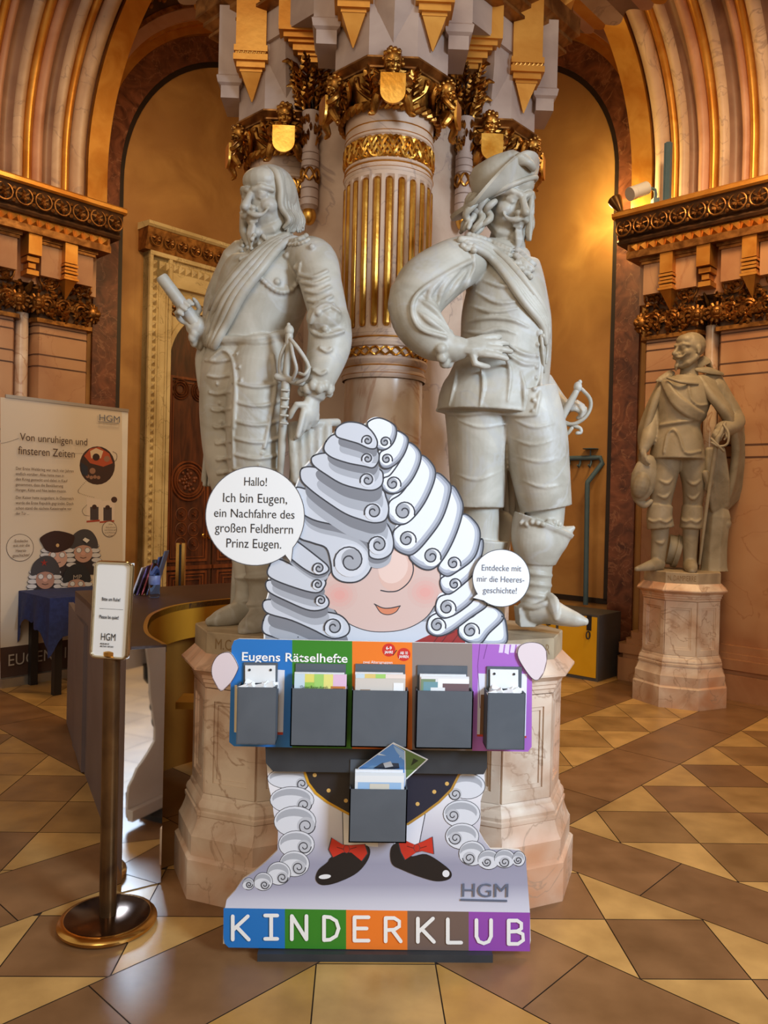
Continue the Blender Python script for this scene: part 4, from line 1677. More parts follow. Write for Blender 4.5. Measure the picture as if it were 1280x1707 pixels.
for row, (o1, r_) in enumerate(((0, .016), (9, .016), (18, .014))):
    n_ = 20
    for i in range(n_):
        t = i / (n_ - 1)
        if t < .66:
            u_ = t / .66
            x, y = 776 + (852 - 776) * u_, 392 + 26 * u_ ** 1.3
        else:
            u_ = (t - .66) / .34
            x, y = 860 + 28 * u_, 416 + 24 * u_
        sc = (3.5 if row == 2 and i % 2 else 0)
        b.ell(F.hit(x - o1 * .25, y + o1 + sc, .006), (r_, r_, r_ * .9))
F.part(b, 'lace_collar', .004, 1)
b = MB()                                                      # sash
for i in range(6):
    t = i / 5
    pts = [(768 + 22 * t, 400 + 12 * t), (800 + 14 * t, 404 + 22 * t), (838 + 4 * t, 428 + 30 * t), (878 - 6 * t, 474 + 28 * t), (908 - 4 * t, 520 + 22 * t), (914 - 4 * t, 556 + 16 * t)]
    F.drape(pts, [6.5, 7, 7, 7, 6, 4], .9 if i in (0, 5) else .45, b)
F.drape([(905, 560), (912, 580), (910, 605)], [4, 3, 2], .6, b)
F.drape([(902, 560), (905, 590), (907, 620)], [3, 3, 2], .6, b)
F.part(b, 'sash')
b = MB()                                                      # sword
S_ = lambda pts, r_, **k: F.strand(pts, r_, b, **k)
F.ell(963, 645, -.06, (.017, .017, .022), mb=b)
F.ell(966.5, 637, -.06, (.009, .009, .01), mb=b)
S_([(961, 652, -.06), (950, 672, -.05), (936, 699, -.03), (928, 730, .0)], [5, 6, 6, 6])
S_([(970, 649, -.06), (983, 664, -.08), (984, 680, -.08), (975, 696, -.08), (959, 706, -.07), (943, 707, -.05)], 3.2)
S_([(912, 695, .0), (936, 703, -.03), (956, 710, -.06), (967, 714, -.07), (968, 721, -.07), (962, 722, -.07)], [3, 4, 3.5, 3, 3, 3.2])
S_([(920, 716, .02), (930, 725, -.02), (944, 724, -.06), (953, 714, -.07)], 3.2)
S_([(922, 702, .02), (916, 712, .03), (924, 722, .02)], 3)
S_([(928, 728, .02), (912, 770, .10), (872, 836, .17), (840, 900, .19), (818, 945, .19)], [6, 6, 6, 5.5, 5])
F.part(b, 'sword')
b = MB()                                                      # cloak hanging behind the legs
for i in range(11):
    t = i / 10
    F.strand([(790 + 62 * t, 640, .20), (800 + 62 * t, 760, .19 + .02 * (i % 2)), (812 + 52 * t, 860, .19 + .02 * (i % 2)), (815 + 46 * t, 930 - 40 * t, .18)], [8, 8, 7, 4], b)
F.strand([(836, 870, .16), (820, 960, .16), (815, 1040, .14)], [22, 24, 28], b)
F.part(b, 'cloak')

# ---- caped man by the right wall
root = thing('marble_statue', 'marble statue of a caped short-haired man holding a hat and sword by the right wall', 'statue', (2.58, 6.175, 1.026))
F = Fig(6.16, root, M['statue_far'], .0075)
T = F.tube
T([(1128, 766, 0, 45, .20), (1129, 735, 0, 41, .18), (1130, 706, 0, 36, .16), (1137, 675, 0, 43, .18), (1145, 645, 0, 42, .15), (1147, 628, 0, 26, .1)], n=22, rnd=False)
T([(1148, 635, 0, 16), (1149, 603, 0, 13)])
T([(1112, 760, 0, 25, .12), (1105, 805, -.02, 21), (1101, 842, 0, 17), (1100, 890, 0, 14), (1097, 926, 0, 12), (1096, 942, 0, 11)], n=16)
T([(1150, 760, -.02, 23, .12), (1156, 805, -.03, 19), (1154, 842, 0, 15), (1151, 890, 0, 13), (1150, 926, 0, 11), (1150, 942, 0, 11)], n=16)
T([(1101, 842, 0, 20), (1099, 860, 0, 21), (1101, 880, 0, 22)], n=16, rnd=False)
T([(1154, 844, 0, 17), (1153, 862, 0, 18), (1152, 881, 0, 19)], n=16, rnd=False)
T([(1097, 940, 0, 12), (1080, 945, -.12, 9), (1062, 949, -.2, 5)], n=10)
T([(1150, 942, 0, 12), (1152, 947, -.14, 10), (1153, 953, -.24, 6)], n=10)
T([(1110, 642, .04, 16), (1092, 690, .06, 14), (1080, 730, -.02, 12), (1073, 748, -.05, 9)], n=12)
T([(1190, 645, .02, 18), (1218, 690, .0, 17), (1224, 706, -.06, 16), (1204, 716, -.16, 13)], n=12)
head(F.mb, F.p(1150, 584, -.02), .285, -72, 2, 2)
hand(F.mb, F.p(1072, 748, -.06), (-.1, -.2, -1), (.7, .3, 0), .18, curl=25, thumb=1)
hand(F.mb, F.p(1203, 716, -.17), (-.5, -.6, -.3), (0, .6, -.7), .18, curl=55, spread=0, thumb=-1)
F.solid(probe=True)
D = F.drape
D([(1100, 709), (1130, 704), (1168, 699)], 2.5)
D([(1106, 755), (1112, 725), (1122, 716), (1132, 728), (1142, 755), (1168, 752)], 2)
D([(1147, 642), (1152, 665), (1165, 676), (1186, 672)], 2)
for t in np.linspace(0, 1, 5):
    D([(1104 + 8 * t, 636 + 2 * t), (1122 + 6 * t, 672 - 12 * t), (1150 + 4 * t, 694 - 14 * t), (1178, 702 - 8 * t)], 4, .5)
for pts in ([(1098, 800), (1112, 806), (1122, 796)], [(1096, 825), (1108, 830), (1118, 820)], [(1144, 800), (1156, 808), (1168, 800)], [(1145, 825), (1156, 832), (1166, 822)], [(1092, 902), (1102, 906), (1108, 900)]):
    D(pts, [1, 3, 1], .2)
D([(1081, 866), (1090, 870), (1100, 867), (1110, 871), (1120, 864)], 2)
D([(1136, 866), (1144, 870), (1152, 867), (1160, 871), (1168, 866)], 2)
F.solid()
b = MB()                                                      # cape with standing collar
for i in range(7):
    t = i / 6
    F.strand([(1112 - 6 * t, 628 + 4 * t, .0 + .06 * t), (1092 - 4 * t, 668, .0 + .1 * t), (1078 - 8 * t, 712, .0 + .12 * t), (1067 - 2 * t, 745 - 10 * t, .04 + .1 * t)], [6, 7, 6, 3], b)
for i in range(11):
    t = i / 10
    F.strand([(1166 + 30 * t, 632 - 4 * t, -.08 + .1 * t), (1185 + 28 * t, 660, -.14 + .22 * t), (1212 + 20 * t, 695, -.15 + .3 * t), (1226 + 14 * t, 740, -.06 + .26 * t), (1220 + 20 * t, 800, 0 + .2 * t), (1206 + 32 * t, 850 - 30 * t, .05 + .12 * t)], [7, 8, 8, 7, 7, 6], b)
F.strand([(1118, 622, .02), (1102, 632, -.02), (1096, 634, -.02)], [7, 6, 3], b, flat=.5)
F.strand([(1162, 616, -.06), (1182, 618, -.06), (1203, 623, -.02)], [5, 8, 4], b, flat=.6)
F.strand([(1160, 610, .0), (1176, 600, .04), (1183, 612, .06)], [8, 11, 8], b, flat=.5)
F.strand([(1113, 630, -.10), (1135, 637, -.17), (1162, 640, -.15)], 2.5, b)
F.part(b, 'cape')
b = MB()                                                      # hat held down
hrot = Matrix.Rotation(R(12), 3, 'Y')
b.ell(F.p(1074, 797, -.04), (.105, .06, .19), hrot)
b.ell(F.p(1068, 808, -.06), (.07, .07, .11), hrot)
F.strand([(1056, 790, -.03), (1058, 825, -.02), (1072, 842, -.03), (1084, 836, -.03)], [4, 6, 6, 5], b)
F.part(b, 'hat', .007, 2)
b = MB()                                                      # sword
F.strand([(1208, 706, -.24), (1200, 725, -.24), (1194, 740, -.23), (1180, 830, -.14), (1166, 940, -.08)], [3, 4, 4, 3, 2], b)
F.strand([(1206, 708, -.25), (1214, 722, -.28), (1212, 740, -.28), (1198, 744, -.26), (1186, 738, -.25)], 2, b)
F.strand([(1186, 732, -.24), (1198, 744, -.26), (1206, 752, -.26)], 2.4, b)
F.part(b, 'sword')
b = MB()                                                      # tasselled scarf, stump and helmet behind the feet
for i in range(9):
    t = i / 8
    F.strand([(1180 + 24 * t, 750, -.08), (1180 + 30 * t, 800, -.06 + .04 * (i % 2)), (1188 + 24 * t, 850 - 8 * t, -.02)], [5, 6, 4], b)
F.strand([(1176, 790, -.12), (1182, 805, -.12), (1178, 814, -.1)], [7, 8, 5], b)
F.strand([(1196, 862, .04), (1192, 900, .04), (1190, 940, .05), (1190, 953, .05)], [22, 21, 22, 24], b)
F.ell(1208, 873, .0, (.05, .05, .05), mb=b)
F.part(b, 'draped_stump', .0075, 2)
b = MB()
F.strand([(1112, 915, .16), (1128, 918, .14)], [26, 26], b, n=20, rnd=False)
F.strand([(1124, 918, .14), (1132, 920, .13)], [29, 28], b, n=20, rnd=False)
F.part(b, 'drum')

# ------------------------------------------------------------------ cutout display
YB = 2.585
disp = thing('cutout_display', 'tall printed cutout of a figure in a curly grey wig with leaflet boxes and stripes', 'display', (.10, YB, 0))


def BP(px, py, off=0.0):
    p = P(px, py, YB)
    return Vector((p.x, YB - off, p.z))


Z1 = lambda L: [(330 + a / 2.2456, 680 + b / 2.2456) for a, b in L]
Z2 = lambda L: [(340 + a / 2.2069, 1040 + b / 2.2069) for a, b in L]
Z3 = lambda L: [(360 + a / 2.370, 1230 + b / 2.370) for a, b in L]


def sm(L, n=5):
    return [(v.x, v.y) for v in cr([(a, b, 0) for a, b in L], n, True)]


def lc(r, g, b):
    return (lin(r), lin(g), lin(b))


class Art:
    """flat printed layers on a board: every later shape lies a hair in front of the former"""

    def __init__(s, at, start=.0005, step=.00002):
        s.at, s.o, s.step, s.mb = at, start, step, MB()

    def fill(s, L, c, cols=None):
        s.mb.c = c
        s.mb.poly([s.at(a, b, s.o) for a, b in L], cols)
        s.o += s.step

    def line(s, L, w, c, taper=False):
        s.mb.c = c
        n = len(L)
        l_, r_ = [], []
        for i in range(n):
            a, b = L[max(i - 1, 0)], L[min(i + 1, n - 1)]
            dx, dy = b[0] - a[0], b[1] - a[1]
            k = math.hypot(dx, dy) or 1
            h = w / 2 * ((.35 + .65 * math.sin(PI * (i + .5) / n)) if taper else 1)
            l_.append((L[i][0] - dy / k * h, L[i][1] + dx / k * h))
            r_.append((L[i][0] + dy / k * h, L[i][1] - dx / k * h))
        vs = [s.at(a, b, s.o) for a, b in l_ + r_]
        s.mb.add(vs, [(i, i + 1, n + i + 1, n + i) for i in range(n - 1)])
        if not taper:
            for e in (L[0], L[-1]):
                s.mb.poly([s.at(e[0] + w / 2 * math.cos(t), e[1] + w / 2 * math.sin(t), s.o + .00003) for t in np.linspace(0, 2 * PI, 9)[:-1]])
        s.o += s.step

    def disc(s, x, y, r_, c, ry=None, n=24, a=0):
        s.fill([(x + r_ * math.cos(t) * math.cos(a) - (ry or r_) * math.sin(t) * math.sin(a), y + r_ * math.cos(t) * math.sin(a) + (ry or r_) * math.sin(t) * math.cos(a)) for t in np.linspace(0, 2 * PI, n + 1)[:-1]], c)

    def spiral(s, x, y, r_, c, w, sg=1, a0=0, turns=1.45):
        s.line([(x + r_ * (1 - .8 * t) * math.cos(a0 + sg * t * turns * 2 * PI), y + r_ * (1 - .8 * t) * math.sin(a0 + sg * t * turns * 2 * PI)) for t in np.linspace(0, 1, 26)], w, c)

    def done(s, name, m, parent):
        return s.mb.build(name, m, parent, smooth=False, recalc=False)


OUT = Z1([(245, 890), (246, 840), (250, 800), (262, 765), (250, 735), (262, 690), (262, 645), (268, 590), (300, 560), (330, 530), (350, 490), (362, 440), (362, 380), (365, 290), (390, 225), (432, 180), (472, 130), (515, 82), (565, 53), (620, 60), (645, 46),
          (680, 38), (732, 62), (742, 85), (782, 108), (790, 130), (828, 160), (835, 180), (880, 215), (888, 245), (935, 272), (948, 295), (985, 340), (990, 395), (1040, 430), (1056, 480), (1066, 530), (1045, 600), (1040, 715), (1080, 735), (1130, 760), (1155, 830), (1147, 890)])
OUT += [(852, 1150), (812, 1240)]
OUT += Z3([(1060, 140), (1062, 190), (1045, 250), (1045, 330), (1040, 370), (1062, 410), (1085, 440), (1150, 440), (1200, 445), (1224, 470), (1226, 510), (1240, 690), (1243, 800), (1236, 843)])
OUT += Z3([(900, 838), (500, 832), (60, 828), (36, 815), (28, 790), (32, 690), (42, 640), (75, 605), (105, 560), (150, 530), (195, 492), (243, 445), (245, 370), (228, 300), (222, 250), (208, 190), (202, 130)])
OUT += [(442, 1240), (425, 1150)]
b = MB()
b.prism([BP(x, y) for x, y in OUT], (0, .012, 0))
board = b.build('board', M['boardback'], disp, smooth=False)

K_ = lc(52, 54, 62)
SIL, SIL2, DRK = lc(196, 199, 208), lc(222, 225, 233), lc(122, 124, 132)
A = Art(BP)
FL = lc(206, 178, 170)
HEADN = OUT.index(Z1([(1147, 890)])[0]) + 1
A.fill([(639 + (x - 639) * .985, 900 + (y - 900) * .985) for x, y in OUT[:HEADN]], lc(150, 153, 162))
# neck cloth and red collar
A.fill(Z1([(440, 830), (560, 800), (860, 800), (1010, 830), (1010, 880), (440, 880)]), lc(196, 200, 210))
A.fill(Z1([(440, 840), (520, 855), (575, 880), (440, 880)]), lc(130, 44, 40))
A.fill(Z1([(800, 880), (865, 850), (960, 820), (1000, 850), (1000, 880)]), lc(150, 46, 44))
for x in (880, 910, 950):
    A.line(Z1([(x, 880), (x + 22, 850), (x + 50, 838)]), 1.6, lc(104, 34, 36))
# face
face = Z1([(480, 640), (484, 690), (505, 750), (550, 800), (620, 832), (695, 840), (780, 828), (850, 790), (890, 735), (908, 670), (905, 600), (880, 520), (700, 470), (560, 540)])
A.fill(sm(face), K_)
cx, cy = 330 + 690 / 2.2456, 680 + 670 / 2.2456
A.fill([(cx + (x - cx) * .982, cy + (y - cy) * .982) for x, y in sm(face)], FL)
for x, y in ((530, 700), (850, 690)):
    for i, k in enumerate((1, .75, .5, .3)):
        q = Z1([(x, y)])[0]
        A.disc(q[0], q[1], 30 * k, lc(206 + 3 * i, 174 - 5 * i, 166 - 5 * i), 26 * k)
A.disc(*Z1([(745, 612)])[0], 30, lc(212, 176, 164), 34, a=.5)
A.disc(*Z1([(730, 596)])[0], 24, lc(222, 194, 184), 28, a=.5)
A.line([(v.x, v.y) for v in cr([(a, b_, 0) for a, b_ in Z1([(768, 538), (796, 566), (806, 606), (790, 650), (752, 682), (715, 688), (684, 683)])], 6)], 2.0, K_)
mouth = Z1([(664, 738), (690, 748), (720, 748), (754, 742), (740, 764), (712, 774), (684, 766)])
A.fill(sm(mouth), lc(206, 128, 96))
A.line([(v.x, v.y) for v in cr([(a, b_, 0) for a, b_ in Z1([(660, 734), (690, 748), (720, 749), (757, 741)])], 6)], 1.8, K_)
A.line([(v.x, v.y) for v in cr([(a, b_, 0) for a, b_ in Z1([(664, 738), (684, 766), (712, 774), (740, 764), (756, 742)])], 6)], 1.4, K_)

LOCKS = {   # outline, spiral (x, y, r), winding
    'S5': ([(245, 795), (245, 840), (300, 862), (370, 880), (440, 875), (452, 845), (420, 815), (340, 798), (268, 770)], (405, 848, 32), 1),
    'S4': ([(250, 720), (255, 765), (350, 795), (430, 830), (500, 862), (556, 850), (566, 815), (530, 775), (450, 758), (330, 725)], (508, 820, 36), 1),
    'S3': ([(262, 645), (262, 685), (330, 722), (420, 758), (480, 748), (487, 715), (440, 682), (340, 658)], (460, 720, 21), 1),
    'S2': ([(268, 590), (265, 630), (340, 665), (440, 692), (474, 668), (470, 640), (400, 612), (300, 565)], (448, 660, 21), 1),
    'S1': ([(350, 490), (330, 540), (380, 590), (440, 624), (482, 615), (486, 592), (440, 552), (372, 500)], (452, 600, 23), 1),
    'L6': ([(380, 405), (375, 480), (430, 505), (480, 525), (497, 580), (505, 625), (540, 650), (595, 650), (636, 620), (652, 575), (634, 510), (575, 465), (500, 440), (420, 400)], (570, 572, 62), 1),
    'L5': ([(364, 300), (380, 380), (430, 418), (520, 440), (590, 462), (636, 505), (642, 555), (682, 566), (722, 545), (732, 500), (715, 445), (680, 420), (560, 390), (440, 320)], (674, 512, 37), 1),
    'L4': ([(390, 226), (386, 268), (420, 305), (480, 350), (550, 395), (610, 418), (660, 430), (700, 420), (714, 380), (704, 335), (680, 300), (560, 270), (450, 225)], (656, 388, 34), 1),
    'L3': ([(432, 180), (430, 212), (480, 250), (540, 285), (610, 304), (655, 308), (685, 292), (693, 262), (680, 230), (600, 205), (500, 170)], (634, 270, 28), 1),
    'L2': ([(480, 125), (472, 158), (500, 185), (560, 206), (620, 218), (655, 224), (674, 202), (676, 170), (650, 148), (560, 115), (510, 100)], (634, 190, 22), 1),
    'L1': ([(515, 84), (520, 108), (560, 122), (600, 134), (640, 152), (666, 150), (670, 122), (648, 85), (612, 60), (565, 53), (532, 64)], (634, 122, 22), 1),
    'R12': ([(1138, 780), (1156, 830), (1148, 884), (1060, 882), (1085, 845)], None, 1),
    'R11': ([(1080, 738), (1130, 760), (1142, 790), (1090, 842), (1056, 882), (1010, 876), (976, 850), (982, 806), (1030, 780)], (1020, 834, 34), -1),
    'R10': ([(1040, 716), (1082, 738), (1020, 785), (940, 842), (890, 853), (858, 832), (864, 788), (900, 766), (980, 750)], (896, 814, 32), -1),
    'R9': ([(1045, 600), (1042, 700), (980, 762), (920, 787), (890, 760), (900, 710), (950, 690), (1000, 650)], (932, 748, 34), -1),
    'R8': ([(1060, 490), (1066, 530), (1040, 610), (990, 662), (940, 697), (912, 680), (908, 640), (950, 615), (1020, 560)], (960, 660, 25), -1),
    'R7': ([(990, 398), (1040, 430), (1056, 480), (1034, 560), (970, 612), (930, 630), (898, 602), (922, 556), (958, 482)], (956, 582, 28), -1),
    'R6': ([(946, 292), (985, 340), (990, 392), (962, 482), (920, 562), (880, 602), (840, 602), (798, 572), (796, 545), (850, 490), (910, 410)], (874, 556, 36), -1),
    'R5': ([(886, 246), (935, 274), (946, 312), (915, 412), (860, 492), (810, 544), (775, 548), (735, 522), (730, 468), (755, 440), (800, 415), (850, 350)], (782, 492, 35), -1),
    'R4': ([(832, 178), (880, 215), (886, 266), (850, 352), (800, 417), (760, 437), (720, 422), (712, 380), (720, 348), (760, 320), (800, 262)], (770, 388, 42), -1),
    'R3': ([(786, 130), (828, 160), (832, 202), (802, 268), (760, 312), (720, 320), (690, 300), (694, 264), (720, 250), (760, 192)], (730, 284, 30), -1),
    'R2': ([(742, 86), (782, 108), (784, 142), (760, 192), (720, 224), (690, 224), (678, 200), (682, 168), (706, 152), (735, 122)], (706, 192, 22), -1),
    'R1': ([(640, 50), (680, 38), (732, 62), (743, 92), (730, 132), (702, 156), (672, 152), (664, 112), (636, 72)], (700, 128, 22), -1),
}
for nm in ('S5', 'S4', 'S3', 'S2', 'S1', 'R12', 'R11', 'R10', 'R9', 'R8', 'R7', 'R6', 'L6', 'R5', 'L5', 'R4', 'L4', 'R3', 'L3', 'R2', 'L2', 'R1', 'L1'):
    L, sp, sg = LOCKS[nm]
    pts = sm(Z1(L))
    left = nm[0] in 'SL'
    big = 1 if nm in ('L1', 'L2', 'R1', 'R2', 'S1', 'S2', 'S3') else 1.5
    mid = (sum(p[0] for p in pts) / len(pts), sum(p[1] for p in pts) / len(pts))
    # soft dark edge that this lock throws on the one below it in the print
    for i, k in enumerate(() if not left or nm in ('L6', 'S5') else (.7, .4) if nm in ('L5', 'S1') else (1.45, .8)):
        A.fill([(mid[0] + (x - mid[0]) * .92 + (3 if left else -3) * k, mid[1] + (y - mid[1]) * .92 + (17 * k + 1) * big) for x, y in pts], lc(164, 167, 176) if i == 0 else DRK)
    A.fill(pts, SIL if left else lc(138, 142, 154))
    if not left:
        A.fill([(mid[0] + (x - mid[0]) * .93 - 2, mid[1] + (y - mid[1]) * .93 - 2.5) for x, y in pts], lc(176, 180, 192))
        A.fill([(mid[0] + (x - mid[0]) * .85 - 4, mid[1] + (y - mid[1]) * .87 - 5) for x, y in pts], SIL2)
    if sp:
        c0 = Z1([(sp[0], sp[1])])[0]
        rr0 = sp[2] / 2.2456
        A.disc(c0[0], c0[1], rr0 * 1.02, lc(206, 208, 216) if left else lc(226, 229, 236))
        A.disc(c0[0] + (2 if left else -1), c0[1] - rr0 * .1, rr0 * .62, lc(158, 160, 168))
    A.line(pts + pts[:1], 2.5, K_)
    if sp:
        A.spiral(c0[0], c0[1], rr0, K_, 2.4, sg=sg, a0=PI * .9 if left else PI * .1)
for nm, (L, sp, sg) in LOCKS.items():
    if sp and nm in ('L2', 'L3', 'L4', 'L5', 'L6', 'S1', 'S2', 'S3', 'S4'):
        c0, rr0 = Z1([(sp[0], sp[1])])[0], sp[2] / 2.2456
        A.disc(c0[0], c0[1], rr0 * .98, lc(206, 208, 216))
        A.disc(c0[0] + 2, c0[1] - rr0 * .1, rr0 * .62, lc(158, 160, 168))
        A.spiral(c0[0], c0[1], rr0, K_, 2.4, sg=sg, a0=PI * .9)
A.done('printed_figure', M['print'], board)

# lower part of the print: grey ground, side curls, coat, shoes
A = Art(BP)
low = OUT[OUT.index(Z3([(1060, 140)])[0]):OUT.index(Z3([(202, 130)])[0]) + 1]
rows = [(1284, (236, 233, 236)), (1330, (226, 224, 230)), (1390, (196, 194, 206)), (1440, (150, 149, 170)), (1475, (158, 157, 178)), (1500, (196, 196, 212)), (1522, (212, 212, 226))]


def rowc(y):
    for (y0, c0), (y1, c1) in zip(rows, rows[1:]):
        if y <= y1:
            t = max(0, (y - y0) / (y1 - y0))
            return lc(*[c0[i] + (c1[i] - c0[i]) * t for i in range(3)])
    return lc(*rows[-1][1])


for (y0, _), (y1, _) in zip(rows, rows[1:]):
    p = clip(clip(low, 0, 1, y1), 0, -1, -y0)
    if len(p) > 2:
        A.fill(p, SIL, [rowc(y) for x, y in p])
        A.o -= A.step
A.o += A.step
stripe = lambda t: (30 + 1210 * t, 672 + 18 * t, 829 + 14 * t)
SC_ = [lc(30, 112, 186), lc(52, 128, 36), lc(232, 120, 38), lc(112, 92, 84), lc(146, 74, 170)]
for k in range(5):
    a, c_ = stripe(k / 5), stripe((k + 1) / 5)
    q = [(a[0], a[1]), (c_[0], c_[1]), (c_[0], c_[2]), (a[0], a[2])]
    if k == 0:
        q = [(30, 672), (c_[0], c_[1]), (c_[0], c_[2]), (50, 828), (34, 812), (29, 790)]
    A.fill(Z3(q), SC_[k])
    A.o -= A.step
A.o += A.step
for side, L in ((1, [(290, 160, 88, 42, 340, 182, 25), (300, 245, 88, 54, 348, 265, 30), (312, 330, 84, 62, 356, 348, 36), (318, 420, 72, 55, 348, 430, 28), (310, 497, 60, 52, 326, 512, 28), (248, 535, 48, 47, 262, 552, 23), (187, 567, 38, 37, 192, 580, 18), (129, 576, 23, 25, 131, 579, 14)]),
                (-1, [(992, 190, 72, 52, 945, 222, 25), (970, 300, 74, 56, 936, 306, 26), (972, 388, 67, 53, 946, 396, 26), (1012, 455, 54, 50, 1000, 475, 26), (1077, 480, 44, 40, 1070, 490, 18), (1140, 476, 42, 38, 1140, 490, 21), (1196, 476, 26, 31, 1193, 482, 16)])):
    for (x, y, rx, ry, sx, sy, sr) in L:
        q = Z3([(x, y), (sx, sy)])
        k = 1 / 2.37
        A.disc(q[0][0], q[0][1], rx * k, K_, ry * k)
        A.disc(q[0][0], q[0][1], rx * k - 1, lc(214, 216, 224), ry * k - 1)
        A.disc(q[0][0] - 1, q[0][1] - ry * k * .1, rx * k * .86, lc(168, 171, 180), ry * k * .72)
        A.disc(q[0][0] - 2, q[0][1] + ry * k * .25, rx * k * .84, lc(214, 216, 224), ry * k * .6)
        A.disc(q[1][0], q[1][1], sr * k, lc(186, 188, 196))
        A.spiral(q[1][0], q[1][1], sr * k, K_, 1.7, sg=side, a0=0 if side > 0 else PI)
A.fill(Z3([(500, 270), (640, 330), (640, 430), (503, 420)]), lc(222, 218, 214))
A.fill(Z3([(720, 330), (826, 290), (800, 430), (700, 430)]), lc(222, 222, 232))
A.line(Z3([(500, 292), (503, 420)]), 1.4, K_)
A.line(Z3([(826, 300), (802, 420)]), 1.4, K_)
coat = Z3([(350, 130), (365, 175), (395, 215), (440, 250), (490, 278), (530, 300), (640, 350), (757, 338), (820, 295), (880, 250), (930, 200), (965, 132)])
A.fill(coat, lc(40, 36, 38))
A.fill(Z3([(650, 130), (650, 350), (757, 338), (820, 295), (880, 250), (930, 200), (965, 132)]), lc(34, 38, 56))
A.line(Z3([(350, 134), (365, 178), (395, 218), (440, 253), (490, 281), (530, 303)]), 4, lc(206, 152, 40))
A.line(Z3([(965, 134), (930, 203), (880, 253), (820, 298), (757, 340)]), 4, lc(176, 132, 56))
for x, y in ((390, 146), (445, 207), (513, 247), (912, 180), (862, 212), (796, 260)):
    q = Z3([(x, y)])[0]
    A.disc(q[0], q[1], 3.4, lc(214, 170, 96), n=12)
for L, hl in (([(455, 470), (520, 428), (598, 425), (605, 470), (560, 530), (480, 570), (420, 580), (394, 558), (405, 520), (440, 490)], (430, 547, 24, 9, -.1)), ([(697, 425), (725, 415), (765, 465), (830, 458), (900, 500), (930, 532), (920, 557), (870, 565), (800, 546), (740, 522), (698, 500), (688, 460)], (908, 535, 14, 14, .4))):
    A.fill(sm(Z3(L)), lc(24, 22, 26))
    q = Z3([(hl[0], hl[1])])[0]
    A.disc(q[0], q[1], hl[2] / 2.37, lc(226, 226, 230), hl[3] / 2.37, a=hl[4])
for L, c in (([(455, 392), (500, 420), (530, 422), (590, 418), (602, 455), (578, 487), (535, 452), (500, 452), (460, 472), (443, 440)], (516, 438)), ([(718, 410), (750, 405), (785, 420), (822, 405), (856, 388), (862, 458), (815, 446), (790, 452), (745, 482), (728, 450)], (793, 434))):
    A.fill(Z3(L), K_)
    mx_, my_ = c
    A.fill(Z3([(mx_ + (x - mx_) * .95, my_ + (y - my_) * .95) for x, y in L]), lc(196, 48, 34))
    q = Z3([c])[0]
    A.disc(q[0], q[1], 5.5, K_, 7)
    A.disc(q[0], q[1], 4.6, lc(186, 44, 32), 6.2)
    for s_ in (-1, 1):
        A.line([(q[0] + s_ * 6, q[1]), (q[0] + s_ * 16, q[1] - 3)], 1.4, lc(110, 26, 22))
A.done('printed_ground', M['print'], board)

# KINDERKLUB, drawn in broad strokes
GL = {'K': [[(0, 0), (0, 1)], [(.62, 1), (.02, .42)], [(.16, .55), (.66, 0)]], 'I': [[(.1, 1), (.6, 1)], [(.35, 1), (.35, 0)], [(.1, 0), (.6, 0)]], 'N': [[(0, 0), (0, 1)], [(0, 1), (.6, 0)], [(.6, 0), (.6, 1)]],
      'D': [[(0, 0), (0, 1)], [(0, 1), (.25, .98), (.5, .82), (.6, .5), (.5, .18), (.25, .02), (0, 0)]], 'E': [[(.58, 1), (0, 1)], [(0, 1), (0, 0)], [(0, 0), (.58, 0)], [(0, .52), (.5, .52)]],
      'R': [[(0, 0), (0, 1)], [(0, 1), (.35, 1), (.56, .86), (.56, .64), (.35, .5), (0, .48)], [(.28, .48), (.62, 0)]], 'L': [[(0, 1), (0, 0)], [(0, 0), (.55, 0)]],
      'U': [[(0, 1), (0, .3), (.1, .08), (.3, 0), (.5, .08), (.6, .3), (.6, 1)]], 'B': [[(0, 0), (0, 1)], [(0, 1), (.35, 1), (.52, .88), (.52, .66), (.35, .54), (0, .52)], [(.35, .54), (.58, .42), (.6, .16), (.38, 0), (0, 0)]]}
for ch, x, y in zip('KINDERKLUB', (97, 215, 330, 457, 577, 700, 827, 945, 1058, 1185), (748, 745, 747, 750, 752, 755, 757, 760, 763, 765)):
    A = Art(BP, .0045)
    for st in GL[ch]:
        A.line(Z3([(x - 30 + u_ * 96, y + 46 - v_ * 92) for u_, v_ in st]), 6.2, lc(238, 236, 234))
    A.done('letter', M['print'], board)
X1 = (BP(887, 1075) - BP(387, 1065)).normalized()
U1 = Vector((0, 0, 1))
k0 = YB / FPX
UP = Vector((.0, 0, 1))
join_text([dict(s='HGM', o=BP(767, 1493.5, .0045), xd=X1, yd=UP, h=24 * k0, width=78 * k0)], 'museum_initials', M['greyink'], board)
b = MB()
b.prism([BP(767, 1497, .0045), BP(845, 1499, .0045), BP(845, 1502.5, .0045), BP(767, 1500.5, .0045)], (0, .0004, 0))
b.build('initials_rule', M['greyink'], board, smooth=False)

# speech bubbles


